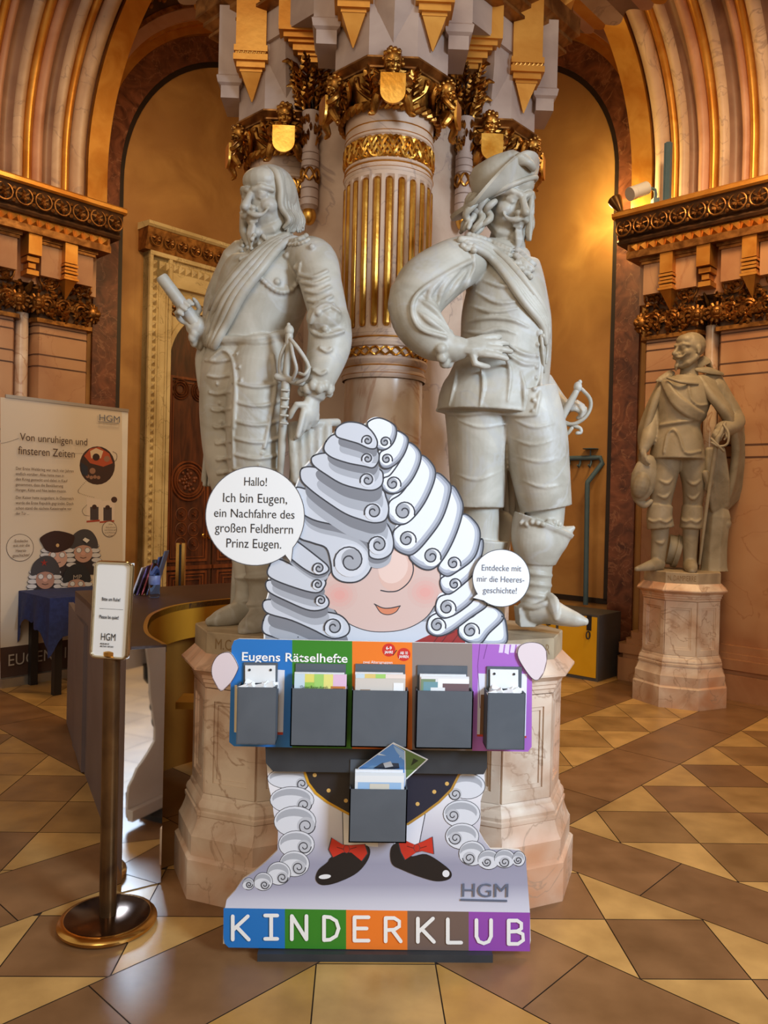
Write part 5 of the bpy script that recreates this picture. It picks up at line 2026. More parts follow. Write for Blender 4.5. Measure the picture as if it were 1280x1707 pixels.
def bubble(cx, cy, r_, tail, lines, ink, name, oy):
    b_ = MB()
    a0, a1 = tail[1], tail[2]
    pts = [(cx + r_ * math.cos(t), cy + r_ * math.sin(t)) for t in np.linspace(R(a1), R(a0) + 2 * PI, 60)] + [tail[0]]
    b_.prism([BP(x, y, oy) for x, y in pts], (0, .008, 0))
    o = b_.build(name, M['boardback'], disp, smooth=False)
    A_ = Art(BP, oy + .0004)
    A_.line(pts + pts[:1], 1.2, lc(70, 72, 80))
    A_.fill([(cx + (x - cx) * .985, cy + (y - cy) * .985) for x, y in pts], lc(226, 226, 226))
    A_.done('printed_bubble', M['print'], o)
    join_text([dict(s=t, o=BP(x, y, oy + .0012), xd=X1, yd=UP, h=h * k0, width=wd * k0, align='CENTER', bold=-.004) for t, x, y, h, wd in lines], 'lettering', ink, o)
    return o


bubble(426, 860, 82, ((486, 937), 40, 52), [('Hallo!', 427, 810, 15, 37), ('Ich bin Eugen,', 426, 838, 16, 105), ('ein Nachfahre des', 425, 863, 15, 132), ('gro\u00dfen Feldherrn', 425, 888, 16, 128), ('Prinz Eugen.', 424, 913, 16, 90)], M['ink'], 'speech_bubble', .0145)
bubble(834, 963, 47.5, ((787, 996), 128, 146), [('Entdecke mit', 834, 951, 10.5, 66), ('mir die Heeres-', 833, 969.5, 10.5, 79), ('geschichte!', 832, 988, 10.5, 57)], M['greyink'], 'speech_bubble', .0145)

# striped panel held in front
YS = YB - .05


def SP(px, py, off=0.0):
    p = P(px, py, YS)
    return Vector((p.x, YS - off, p.z))


edge = [(398, 1065), (640, 1070), (878, 1075), (886, 1080), (887, 1090), (886, 1245), (880, 1253), (640, 1249), (390, 1244), (382, 1237), (386, 1078), (390, 1068)]
b = MB()
b.prism([SP(x, y) for x, y in edge], (0, .012, 0))
panel = b.build('striped_panel', M['boardback'], disp, smooth=False)
A = Art(SP)
for k in range(5):
    x0, x1 = 387 + 100 * k, 387 + 100 * (k + 1)
    dxs = -4 if k == 0 else -1
    A.fill(clip(clip(edge, 1, 0, x1 if k < 4 else 999), -1, 0, -x0 if k else 999), (SC_[0], SC_[1], SC_[2], lc(138, 124, 118), lc(164, 100, 188))[k])
    A.o -= A.step
A.o += A.step
A.fill(Z2([(113, 225), (122, 225), (122, 400), (111, 398)]), lc(214, 196, 160))
A.fill(Z2([(262, 168), (297, 170), (291, 398), (255, 398)]), lc(214, 216, 226))
A.fill(Z2([(255, 398), (291, 398), (290, 408), (254, 408)]), lc(186, 60, 44))
A.fill(Z2([(1008, 182), (1050, 184), (1046, 408), (1004, 406)]), lc(216, 214, 226))
A.fill(Z2([(1018, 260), (1034, 260), (1034, 408), (1014, 408)]), lc(120, 84, 58))
A.fill(Z2([(1160, 182), (1188, 184), (1183, 415), (1160, 415)]), lc(226, 224, 236))
A.fill(Z2([(1004, 406), (1186, 412), (1186, 420), (1004, 414)]), lc(190, 62, 46))
for i in range(5):
    A.fill([(833 + 9.5 * i, 1074), (840 + 9.5 * i, 1074), (838 + 9.5 * i, 1088 + 3 * (i % 2)), (831 + 9.5 * i, 1088)], lc(218, 200, 230))
A.line([(800, 1073), (796, 1110), (800, 1180)], 1, lc(110, 60, 130))
A.line([(812, 1074), (806, 1098)], 1, lc(110, 60, 130))
for x, y in ((648, 1083.5), (673, 1091)):
    A.disc(x, y, 11, lc(202, 46, 38))
A.line([(655, 1092), (661, 1084)], 1.4, lc(60, 40, 40))
A.done('printed_stripes', M['print'], panel)
ks = YS / FPX
join_text([dict(s='Eugens R\u00e4tselhefte', o=SP(402, 1101, .002), xd=X1, yd=UP, h=15 * ks, width=175 * ks, bold=.012), dict(s='zwei Altersgruppen', o=SP(605, 1105.5, .002), xd=X1, yd=UP, h=5 * ks, width=49 * ks),
           dict(s='6-9', o=SP(648, 1082.5, .002), xd=X1, yd=UP, h=5.4 * ks, align='CENTER', bold=.02), dict(s='JAHRE', o=SP(648, 1089, .002), xd=X1, yd=UP, h=4.6 * ks, width=14 * ks, align='CENTER', bold=.02),
           dict(s='AB 10', o=SP(673, 1090.5, .002), xd=X1, yd=UP, h=5 * ks, width=13 * ks, align='CENTER', bold=.02), dict(s='JAHREN', o=SP(673, 1096.5, .002), xd=X1, yd=UP, h=4.6 * ks, width=16 * ks, align='CENTER', bold=.02)],
          'lettering', M['whiteink'], panel)
for L in ([(386, 1089), (397, 1108), (396, 1118), (386, 1136), (372, 1150), (365, 1147), (355, 1128), (354, 1110), (362, 1094), (374, 1087)], [(866, 1076), (882, 1070), (900, 1073), (909, 1084), (910, 1100), (905, 1120), (896, 1132), (886, 1130), (872, 1112), (862, 1092)]):
    pts = sm(L, 4)
    b = MB()
    b.prism([SP(x, y, .008) for x, y in pts], (0, .008, 0))
    h = b.build('cutout_hand', M['boardback'], panel, smooth=False)
    A = Art(SP, .009)
    A.fill(pts, lc(216, 200, 204))
    A.line(pts + pts[:1], 1.1, lc(70, 60, 64))
    A.line(L[3:7], .9, lc(150, 126, 126))
    A.done('printed_hand', M['print'], h)
# grey mounting plate between panel and legs
b = MB()
L = [(442, 1236), (812, 1242), (812, 1280), (806, 1291), (455, 1286), (443, 1272)]
b.prism([P(x, y, YB - .03) for x, y in L], (0, .014, 0))
b.build('mounting_plate', M['slatedk'], disp, smooth=False)


def q3(mb, L, y0, y1):
    """board-parallel plate with the outline L (pixels of its front face), front at y0"""
    f = [P(x, y, y0) for x, y in L]
    mb.loft([f, [Vector((p.x, y1, p.z)) for p in f]])


def pocket(name, front, back, dep, screws=None):
    """open-topped box: front plate, sides, bottom and a taller back plate"""
    y0, y1 = YS - dep, YS
    t = .004
    f = [P(x, y, y0) for x, y in Z2(front)]            # tl, tr, br, bl
    x0, x1 = (f[0].x + f[3].x) / 2, (f[1].x + f[2].x) / 2
    z0, z1 = (f[2].z + f[3].z) / 2, (f[0].z + f[1].z) / 2
    b_ = MB()
    cxm, czm = (x0 + x1) / 2, (z0 + z1) / 2
    b_.box((cxm, y0 + t / 2, czm), (x1 - x0, t, z1 - z0))
    for x in (x0 + t / 2, x1 - t / 2):
        b_.box((x, (y0 + y1) / 2, czm), (t, y1 - y0, z1 - z0))
    b_.box((cxm, (y0 + y1) / 2, z0 + t / 2), (x1 - x0, y1 - y0, t))
    g = [P(x, y, y1) for x, y in Z2(back)]
    b_.box(((g[0].x + g[1].x) / 2, y1 - .003, (g[0].z + z0) / 2), (g[1].x - g[0].x, .006, g[0].z - z0))
    o = b_.build(name, M['slate'], disp, smooth=False)
    return o, (x0, x1, z0, z1, y0, y1)


PK = [pocket('leaflet_box', [(318, 238), (527, 240), (525, 451), (318, 452)], [(338, 144), (522, 149)], .055),
      pocket('leaflet_box', [(543, 245), (750, 247), (750, 455), (541, 455)], [(557, 146), (740, 150)], .055),
      pocket('leaflet_box', [(780, 248), (990, 247), (988, 460), (778, 459)], [(785, 151), (968, 155)], .055)]
for fr, bk, wl_ in (([(122, 234), (270, 234), (258, 445), (118, 443)], [(147, 140), (272, 141)], [(152, 152), (263, 152), (263, 216), (152, 216)]), ([(1042, 254), (1182, 257), (1180, 465), (1042, 461)], [(1040, 155), (1168, 158)], [(1052, 166), (1155, 168), (1155, 238), (1052, 236)])):
    o, (x0, x1, z0, z1, y0, y1) = pocket('pencil_box', fr, bk, .075)
    b = MB()
    f = [P(x, y, YS - .008) for x, y in Z2(wl_)]
    b.prism(f, (0, -.004, 0))
    pl = b.build('white_plate', M['white'], o, smooth=False)
    for t in (.15, .85):
        b = MB()
        c = f[0].lerp(f[1], t) + Vector((0, -.0045, -.014))
        b.lathe([(.0001, 0), (.004, 0), (.004, .002)], c, n=10, axis=Matrix.Rotation(R(90), 3, 'X'))
        b.build('screw', M['slatedk'], pl)
    b = MB()
    rr = random.Random(2)
    for i in range(9):
        x = x0 + .012 + (x1 - x0 - .024) * rr.random()
        b.box((x, y0 + .012 + rr.random() * .04, z1 - .012 + rr.random() * .012), (.03, .022, .02), Matrix.Rotation(rr.uniform(-1, 1), 3, 'Y') @ Matrix.Rotation(rr.uniform(-.6, .6), 3, 'X'))
    b.build('crumpled_paper', M['white'], o, smooth=False)
# lower box in front of the coat
fz = Z3([(528, 203), (757, 201), (754, 416), (527, 412)])
y0, y1 = YB - .08, YB - .03
f = [P(x, y, y0) for x, y in fz]
x0, x1, z0, z1 = f[0].x, f[1].x, f[2].z, f[0].z
b = MB()
b.box(((x0 + x1) / 2, y0 + .002, (z0 + z1) / 2), (x1 - x0, .004, z1 - z0))
for x in (x0 + .002, x1 - .002):
    b.box((x, (y0 + y1) / 2, (z0 + z1) / 2), (.004, y1 - y0, z1 - z0))
b.box(((x0 + x1) / 2, (y0 + y1) / 2, z0 + .002), (x1 - x0, y1 - y0, .004))
b.box(((x0 + x1) / 2, y1 - .002, (z0 + z1 + .08) / 2), (x1 - x0, .004, z1 - z0 + .08))
b.box(((x0 + x1) / 2, (y1 + YB) / 2, (z0 + z1 + .08) / 2), (x1 - x0 - .02, YB - y1, z1 - z0 + .06))
b.build('leaflet_box', M['slate'], disp, smooth=False)
LOWBOX = (x0, x1, z0, z1, y0, y1)
# foot and rear strut
b = MB()
p0, p1 = PZ(430, 1597, 0), PZ(821, 1604, 0)
b.box(((p0.x + p1.x) / 2, 2.66, .0125), (p1.x - p0.x, .2, .025))
b.build('foot_plate', M['slatedk'], disp)
b = MB()
b.prism([(.0, YB + .012, .026), (.0, YB + .13, .026), (.0, YB + .012, 1.25)], (.16, 0, 0))
b.box((.08, YB + .03, .06), (.98, .03, .05))
b.build('rear_strut', M['boardback'], disp, smooth=False)

# booklets in the boxes


def booklet(nm, label, box, px, dy, w_, art, tilt=0, group=None, lean=0):
    """px = (x0, x1, ytop) of the visible cover at its depth, art = list of (u0, v0, u1, v1, colour) from the top left"""
    yy = box[4] + dy
    a, c = P(px[0], px[2], yy), P(px[1], px[2], yy)
    wd, zt, zb = c.x - a.x, a.z, box[2] + .006
    t = tag(bpy.data.objects.new(nm, None), label, 'booklet', group)
    COL.objects.link(t)
    t.location = ((a.x + c.x) / 2, yy, zb)
    b_ = MB()
    rot = Matrix.Rotation(R(tilt), 3, 'Y')
    piv = Vector(((a.x + c.x) / 2, yy, (zt + zb) / 2))
    tf = lambda x, z, off: piv + rot @ (Vector((x, yy - off, z)) - piv)
    hz = zt - zb
    b_.loft([[tf(a.x, zb, 0), tf(c.x, zb, 0), tf(c.x, zt, 0), tf(a.x, zt, 0)], [tf(a.x, zb, -w_), tf(c.x, zb, -w_), tf(c.x, zt, -w_), tf(a.x, zt, -w_)]])
    b_.build('pages', M['white'], t, smooth=False)
    A_ = MB()
    for i, (u0, v0, u1, v1, c_) in enumerate(art):
        o = .0003 + .0002 * i
        A_.c = lc(*c_)
        if len(art[i]) == 5:
            A_.poly([tf(a.x + wd * u0, zt - hz * v1, o), tf(a.x + wd * u1, zt - hz * v1, o), tf(a.x + wd * u1, zt - hz * v0, o), tf(a.x + wd * u0, zt - hz * v0, o)])
    A_.build('cover', M['paper'], t, smooth=False, recalc=False)
    return t, tf, (a, c, zt, hz)


def px2(L):
    return [q for q in Z2(L)]


bx = [p[1] for p in PK]
t1, tf, g = booklet('booklet', 'front booklet with pastel yellow, green and pink stripes in the left wide box', bx[0], (491, 578, 1123), .012, .004,
                    [(0, 0, 1, 1, (214, 216, 214)), (0, 0, .2, .5, (196, 214, 226)), (.2, 0, .38, .12, (222, 214, 110)), (.2, .12, .38, .3, (150, 196, 90)), (.38, 0, .56, .3, (160, 206, 110)), (.56, 0, .74, .3, (226, 220, 128)), (.74, 0, 1, .3, (222, 186, 214)), (0, .28, 1, .6, (226, 232, 214)), (.7, .17, .98, .6, (196, 120, 60)), (.74, .2, .94, .3, (110, 60, 40))], group='booklets in the display boxes')
text('Deine Reise durch', tf(g[0].x + .02, g[2] - .046, .004), X1, UP, .011, M['ink'], t1, 'title', width=.085)
booklet('booklet', 'front booklet with pale cover and round white seal in the middle wide box', bx[1], (593, 676, 1123), .012, .004,
        [(0, 0, 1, 1, (206, 198, 190)), (0, 0, .18, .06, (196, 214, 226)), (.18, 0, .4, .06, (222, 196, 120)), (.4, 0, .6, .06, (160, 206, 110)), (.6, 0, 1, .06, (230, 214, 206)), (.1, .22, .3, .5, (150, 120, 96)), (.76, .12, .96, .3, (236, 236, 236))], group='booklets in the display boxes')
booklet('booklet', 'front booklet with green and purple brown map-like cover in the right wide box', bx[2], (702, 782, 1127), .012, .004,
        [(0, 0, 1, 1, (222, 222, 224)), (0, .04, .3, .5, (120, 140, 110)), (.05, .08, .5, .5, (110, 150, 160)), (.35, .03, 1, .16, (236, 236, 236)), (.45, .1, 1, .5, (110, 88, 92)), (.2, .16, .5, .5, (226, 226, 226))], group='booklets in the display boxes')
for i, (nm, px) in enumerate((('left', (491, 574, 1121)), ('middle', (592, 672, 1121)), ('right', (700, 777, 1124)))):
    booklet('booklet', 'white edged booklet behind the front one in the %s wide box' % nm, bx[i], px, .026, .012, [(0, 0, 1, 1, (228, 228, 230))], group='booklets in the display boxes')
booklet('booklet', 'front booklet with light blue cover in the low centre box of the cutout', LOWBOX, (592, 674, 1288), .010, .004,
        [(0, 0, 1, 1, (214, 220, 226)), (.06, .1, .94, 1, (150, 184, 220)), (.0, .04, 1, .14, (226, 228, 230)), (.2, .3, .85, 1, (120, 96, 90)), (.3, .16, .7, .3, (206, 200, 186))], group='booklets in the display boxes')
booklet('booklet', 'white edged booklet behind the light blue one in the low centre box', LOWBOX, (592, 672, 1283), .018, .008, [(0, 0, 1, 1, (226, 226, 230))], group='booklets in the display boxes')
t = thing('picture_card', 'tilted folded card with blue and green battle picture sticking out of the low centre box', 'card', P(650, 1290, LOWBOX[4] + .03))
yq = lambda py: LOWBOX[4] + .036 - .062 * max(0, 1283 - py) / 36
qq = lambda L, o=0: [P(x, y, yq(y)) + Vector((0, -o, 0)) for x, y in Z3(L)]
both = lambda L: [p for p in (clip(L, 0, -1, -125.6), clip(L, 0, 1, 125.6)) if len(p) > 2]
b = MB()
for L in ([(560, 120), (700, 18), (748, 50), (750, 165), (745, 210), (585, 210)], [(700, 18), (838, 85), (752, 165), (748, 50)]):
    for p in both(L):
        b.prism(qq(p), (0, .0012, 0))
b.build('card_sheet', M['white'], t, smooth=False)
b = MB()
for L, c, o in (([(566, 118), (698, 24), (744, 52), (746, 200), (590, 200)], (90, 140, 200), .0004), ([(702, 24), (830, 86), (752, 158), (748, 52)], (92, 116, 60), .0004), ([(620, 120), (670, 90), (720, 92), (725, 120), (690, 125)], (50, 56, 70), .0007), ([(640, 60), (700, 78), (728, 72), (726, 80), (700, 86), (640, 68)], (210, 220, 226), .0008),
                ([(700, 30), (745, 56), (745, 90), (720, 70)], (150, 180, 210), .0007), ([(780, 80), (800, 90), (770, 110)], (40, 50, 30), .0007), ([(590, 120), (640, 100), (650, 160), (600, 170)], (120, 160, 200), .0006), ([(660, 100), (690, 92), (700, 112), (668, 118)], (196, 200, 206), .001)):
    b.c = lc(*c)
    for p in both(L):
        b.poly(qq(p, o))
b.build('picture', M['paper'], t, smooth=False, recalc=False)

# ------------------------------------------------------------------ sign stand
c = PZ(179, 1541, 0)
t = thing('sign_stand', 'bronze pole stand with round base and silver framed quiet notice, left foreground', 'sign', c)
b = MB()
b.lathe([(.148, 0), (.160, .003), (.168, .012), (.168, .020), (.160, .030), (.146, .034), (.03, .036), (.0005, .036)], c, n=64)
b.m = 1
b.build('base', [M['brass']], t)
b = MB()
b.lathe([(.0005, .0365), (.140, .0362), (.144, .034)], c, n=64)
b.build('base_plate', M['bronzedisc'], t)
top = P(187, 1092, c.y)
b = MB()
b.tube([c + Vector((0, 0, .034)), Vector((top.x, c.y, top.z))], .029, n=28)
b.build('pole', M['bronze'], t)
b = MB()
b.lathe([(.031, 0), (.031, .014), (.024, .018), (.022, .03)], Vector((top.x, c.y, top.z)), n=24)
b.build('collar', M['brass'], t)
sc = P(186.5, 1017, c.y - .02)
ya = R(14)
sx = Vector((math.cos(ya), -math.sin(ya), 0))
sz = (Vector((.035, 0, 1))).normalized()
sn = sx.cross(sz).normalized()
w2, h2 = .068, .165
SF = lambda u_, v_, o=0: sc + sx * u_ + sz * v_ + sn * o
b = MB()
b.loft([[SF(-w2, -h2, -.014), SF(w2, -h2, -.014), SF(w2, h2, -.014), SF(-w2, h2, -.014)], [SF(-w2, -h2, .004), SF(w2, -h2, .004), SF(w2, h2, .004), SF(-w2, h2, .004)]])
pan_ = b.build('notice_panel', M['white'], t, smooth=False)
b = MB()
cor = [(-w2, -h2), (w2, -h2), (w2, h2), (-w2, h2)]
rc = .018
path = []
for (ux, vz), a0 in zip(((w2 - rc, -h2 + rc), (w2 - rc, h2 - rc), (-w2 + rc, h2 - rc), (-w2 + rc, -h2 + rc)), (-90, 0, 90, 180)):
    for a in np.linspace(a0, a0 + 90, 7):
        path.append(SF(ux + rc * math.cos(R(a)), vz + rc * math.sin(R(a)), .004))
path.append(path[0])
rings = []
n_ = len(path) - 1
for i in range(n_):
    p = path[i]
    o = (p - SF(0, 0, .004))
    tt = (path[(i + 1) % n_] - path[i - 1]).normalized()
    xx = tt.cross(sn).normalized()
    rings.append([p + xx * .006 * math.cos(a) + sn * (.013 * math.sin(a) - .004) for a in np.linspace(0, 2 * PI, 11)[:-1]])
b.loft(rings + [rings[0]], cap=False)
b.build('snap_frame', mat('polished_frame', rgb(206, 190, 160), None, .16, metal=1.0), t)
join_text([dict(s='Bitte um Ruhe!', o=SF(-.002, .032, .0055), xd=sx, yd=sz, h=.0125, width=.070, align='CENTER', bold=.012), dict(s='Please be quiet!', o=SF(-.006, -.030, .0055), xd=sx, yd=sz, h=.0125, width=.074, align='CENTER', bold=.012),
           dict(s='HGM', o=SF(-.034, -.105, .0055), xd=sx, yd=sz, h=.026, width=.055), dict(s='MUSEUM OF', o=SF(-.034, -.120, .0055), xd=sx, yd=sz, h=.0055, width=.034, bold=.02), dict(s='MILITARY HISTORY', o=SF(-.034, -.129, .0055), xd=sx, yd=sz, h=.0055, width=.052, bold=.02)],
          'lettering', M['ink'], pan_)
b = MB()
b.bar(SF(-.045, .004, .0045), SF(.045, .004, .0045), .0008, .0008)
b.build('rule', M['ink'], pan_)

# ------------------------------------------------------------------ reception desk
HD = .93
outer = [(-.85, 3.03), (-1.06, 3.48), (-1.27, 3.93), (-1.48, 4.38), (-1.68, 4.78), (-1.24, 5.10), (-.86, 5.42), (-.40, 5.72), (.05, 5.9)]
inner = [(v.x, v.y) for v in cr([(-.73, 3.088, 0), (-.86, 3.33, 0), (-.95, 3.66, 0), (-.985, 3.95, 0), (-.93, 4.26, 0), (-.74, 4.52, 0), (-.42, 4.80, 0), (.05, 5.05, 0)], 5)]
t = thing('reception_desk', 'crescent shaped dark brown counter with ochre inner curve and mirrored end behind the sign stand', 'desk', (-1.1, 4.2, 0))
b = MB()
lo = [Vector((x, y, 0)) for x, y in outer + inner[::-1]]
b.prism([p + Vector((0, 0, HD - .03)) for p in lo], (0, 0, .03))
b.build('worktop', M['desk'], t, smooth=False)
b = MB()
th = .035
for i in range(len(outer) - 1):
    p, q = Vector((*outer[i], 0)), Vector((*outer[i + 1], 0))
    d = (q - p).normalized()
    n = Vector((d.y, -d.x, 0))
    b.prism([p, q, q + n * th, p + n * th], (0, 0, HD - .03))
b.build('outer_panel', M['deskpan'], t, smooth=False)
b = MB()
rings = []
for x, y in inner:
    rings.append([Vector((x, y, .74)), Vector((x, y, HD + .001)), Vector((x - .02, y + .008, HD + .001)), Vector((x - .02, y + .008, .74))])
b.loft(rings)
b.build('inner_fascia', M['deskyel'], t)
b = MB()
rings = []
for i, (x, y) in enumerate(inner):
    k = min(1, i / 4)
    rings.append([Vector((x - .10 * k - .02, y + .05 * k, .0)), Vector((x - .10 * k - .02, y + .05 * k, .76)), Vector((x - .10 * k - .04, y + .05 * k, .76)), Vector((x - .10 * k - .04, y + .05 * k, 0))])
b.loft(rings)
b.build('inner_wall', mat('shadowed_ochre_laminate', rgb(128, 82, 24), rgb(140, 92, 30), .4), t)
b = MB()
a, e = Vector((-.860, 3.002, .004)), Vector((-.731, 3.080, .004))
b.prism([a, e, e + Vector((-.002, .012, 0)), a + Vector((-.002, .012, 0))], (0, 0, HD - .012))
b.build('mirror_end', M['mirror'], t, smooth=False)
b = MB()
b.box((-.72, 3.52, .60), (.10, .16, .03))
b.build('drawer_tray', M['deskyel'], t)
b = MB()
p, q = Vector((-1.43, 4.30, .01)), Vector((-1.85, 5.24, .01))
d = (q - p).normalized()
n = Vector((d.y, -d.x, 0))
b.prism([p, q, q - n * .03, p - n * .03], (0, 0, .79))
dd = b.build('cabinet_door', M['deskpan'], t, smooth=False)
b = MB()
b.prism([p + n * .001, p + n * .012, p + n * .012 + d * .9, p + n * .001 + d * .9], (0, 0, .79))
b.build('door_edge', M['deskyel'], dd, smooth=False)

# bottle on the desk
c = PZ(257, 996, HD)
t = thing('water_bottle', 'clear plastic water bottle with blue label standing on the dark counter', 'bottle', c)
glass = bpy.data.materials.new('clear_plastic')
glass.use_nodes = True
gb = glass.node_tree.nodes['Principled BSDF']
gb.inputs['Base Color'].default_value = (.82, .92, .96, 1)
gb.inputs['Transmission Weight'].default_value = 1
gb.inputs['Roughness'].default_value = .03
gb.inputs['IOR'].default_value = 1.08
b = MB()
b.lathe([(.001, .001), (.026, .001), (.031, .006), (.032, .02), (.030, .04), (.032, .06), (.032, .13), (.030, .15), (.020, .178), (.0135, .19), (.0135, .2)], c, n=28, cap=True)
b.build('bottle_body', glass, t)
b = MB()
b.lathe([(.0325, .075), (.0328, .076), (.0328, .125), (.0325, .126)], c, n=28)
b.build('label_band', mat('blue_label', rgb(70, 84, 140), rgb(120, 130, 170), .4, scale=20), t)
b = MB()
b.lathe([(.015, .197), (.015, .213), (.012, .216), (.001, .216)], c, n=20)
b.build('cap', M['ink'], t)
# leaflets standing in a holder on the desk
c = PZ(226, 993, HD)
t = thing('leaflet_holder', 'clear rack of leaflets on the dark counter beside the water bottle', 'holder', c)
b = MB()
for i in range(5):
    o = c + Vector((-.03 + .026 * i, .01 * i, 0))
    b.prism([o + Vector((-.010, 0, .0005)), o + Vector((-.006, 0, .0005)), o + Vector((.014, .0, .06)), o + Vector((.010, 0, .06))], (.0, .11, 0))
b.build('rack', glass, t, smooth=False)
for i, (c1, c2, nm) in enumerate((((196, 190, 202), (150, 150, 190), 'pale'), ((92, 72, 120), (112, 92, 140), 'purple'), ((150, 60, 72), (110, 80, 130), 'red and purple'), ((74, 84, 130), (110, 120, 160), 'blue'), ((84, 92, 116), (60, 70, 100), 'grey blue'))):
    o = c + Vector((-.026 + .026 * i, .01 * i, .003))
    hh = (.16, .17, .20, .22, .255)[i]
    b = MB()
    q = [o, o + Vector((0, .10, 0)), o + Vector((.03 + hh * .16, .10, hh)), o + Vector((.03 + hh * .16, 0, hh))]
    b.c = lc(*c1)
    b.loft([q, [p + Vector((.007, 0, -.001)) for p in q]])
    lf = tag(b.build('leaflet', M['paper'], None, smooth=False), nm + ' leaflet in the rack beside the water bottle', 'leaflet', 'leaflets in the rack')

# ------------------------------------------------------------------ roll-up banner
b0, b1 = PZ(0, 1146, 0), PZ(205, 1112, 0)
bd = (b1 - b0).normalized()
bn = Vector((bd.y, -bd.x, 0))
if bn.y > 0:
    bn = -bn


def BN(px, py, off=0.0):
    d = ray(px, py)
    o = Vector((0, 0, EYE))
    tt = (b0 - o).dot(bn) / d.dot(bn)
    return o + d * tt + bn * off


ban = thing('rollup_banner', 'cream roll-up banner with printed text and cartoon soldiers at the left edge', 'banner', (b0 + b1) / 2)
hb = BN(100, 671).z
b = MB()
c0, c1 = b0 + Vector((0, 0, .06)), b1 + Vector((0, 0, .06))
b.prism([c0, c1, c1 - bn * .003, c0 - bn * .003], (0, 0, hb - .06))
sheet = b.build('sheet', M['boardback'], ban, smooth=False)
b = MB()
b.bar(b0 + Vector((0, 0, hb)), b1 + Vector((0, 0, hb)), .018, .025)
b.build('top_rail', M['silver'], ban)
b = MB()
b.prism([b0 + bn * .05 - bd * .01, b1 + bn * .05 + bd * .01, b1 - bn * .05 + bd * .01, b0 - bn * .05 - bd * .01], (0, 0, .07))
b.build('base_cassette', M['silver'], ban)
A = Art(BN, .001, .0001)
A.fill([(0.5, 662), (203, 684), (205.5, 1105), (.5, 1140)], lc(214, 200, 182))
A.fill([(.5, 1080), (205.5, 1055), (205.5, 1105), (.5, 1138)], lc(74, 52, 44))
br = lc(70, 44, 38)
A.disc(162, 776, 29.5, lc(60, 38, 34), 32)
A.fill([(140, 760), (150, 748), (165, 745), (182, 756), (188, 772), (172, 778), (150, 772)], lc(176, 78, 48))
A.fill([(150, 752), (160, 747), (172, 752), (168, 764), (152, 764)], lc(214, 190, 160))
for x, y, r_ in ((160, 762, 6), (178, 765, 5), (154, 785, 5), (146, 794, 3), (152, 796, 3), (158, 795, 3), (164, 796, 3)):
    A.disc(x, y, r_, lc(150, 110, 90) if r_ < 6 else lc(50, 30, 28))
A.fill([(134, 770), (146, 778), (146, 794), (136, 790)], lc(40, 44, 60))
for x, y, a in ((156, 851, -3), (178, 852, 2)):
    A.fill([(x - 12, y - 19 + a), (x + 13, y - 18), (x + 12, y + 18), (x - 12, y + 20 + a)], lc(222, 206, 192))
    A.fill([(x - 6, y - 6), (x + 8, y - 6), (x + 8, y + 16), (x - 6, y + 16)], lc(70, 60, 64))
    A.disc(x + 1, y - 6, 4, lc(60, 36, 36))
    A.fill([(x - 12, y + 17), (x + 12, y + 15), (x + 12, y + 18), (x - 12, y + 20)], lc(170, 70, 50))
A.disc(190, 833, 5, br, 5)
for (x, y, rx, ry) in ((182, 882, 12.5, 13.5), (33, 913, 23, 23)):
    A.disc(x, y, rx, lc(90, 70, 60), ry)
    A.disc(x, y, rx - .9, lc(216, 203, 186), ry - .9)
for L in ([(2, 739), (12, 737), (22, 734), (30, 731)], [(125, 756), (138, 756)], [(188, 753), (194, 757), (194, 765), (190, 770)], [(145, 800), (134, 812), (130, 820), (140, 825), (156, 829)], [(144, 842), (137, 850), (140, 858), (148, 860)]):
    pp = cr([(a, b_, 0) for a, b_ in L], 5)
    for v in pp:
        A.disc(v.x, v.y, .6, br, n=6)
        A.o -= A.step
A.o += A.step
# generic cartoon soldiers with wigs and headgear
for (x, y, k, hat, face) in ((138, 918, 1.2, 'helmet', (190, 150, 136)), (95, 926, 1.25, 'cap', (200, 160, 146)), (74, 962, 1.2, 'helmet', (176, 134, 120)), (126, 974, 1.15, 'helmet', (190, 150, 136))):
    A.fill([(x - 16 * k, y + 4), (x + 18 * k, y + 4), (x + 22 * k, y + 40), (x - 18 * k, y + 40)], lc(48, 40, 44))
    for s_ in (-1, 1):
        for i in range(5):
            A.disc(x + s_ * (15 + 1.2 * i) * k, y - 8 + 8 * i, 7.5 * k, lc(80, 80, 90), 4.6)
            A.disc(x + s_ * (15 + 1.2 * i) * k, y - 8.6 + 8 * i, 6.8 * k, lc(206, 206, 212), 3.6)
    A.disc(x, y + 4, 13 * k, lc(*face), 13 * k)
    for s_ in (-1, 1):
        A.disc(x + s_ * 6 * k, y - 1, 4 * k, lc(120, 120, 130), 4 * k)
        A.disc(x + s_ * 6 * k, y - 1, 3.2 * k, lc(216, 216, 220), 3.2 * k)
    A.disc(x, y + 4, 3.4 * k, lc(206, 160, 146), 3 * k)
    A.line([(x - 5, y + 11), (x, y + 12.5), (x + 5, y + 11)], 1.1, lc(60, 36, 34))
    if hat == 'cap':
        A.fill([(x + (a - x) * k, y + (b_ - y) * k) for a, b_ in sm([(x - 20, y - 14), (x - 23, y - 24), (x - 4, y - 33), (x + 20, y - 28), (x + 22, y - 20), (x + 16, y - 10), (x, y - 4), (x - 14, y - 6)], 4)], lc(52, 28, 26))
        A.disc(x, y - 17, 2.8, lc(206, 170, 120), 3)
    else:
        A.fill([(x + (a - x) * k, y + (b_ - y) * k) for a, b_ in sm([(x - 19, y - 2), (x - 17, y - 18), (x - 4, y - 29), (x + 10, y - 28), (x + 19, y - 16), (x + 19, y - 3), (x, y - 8)], 4)], lc(66, 64, 70) if y < 972 else lc(40, 42, 48))
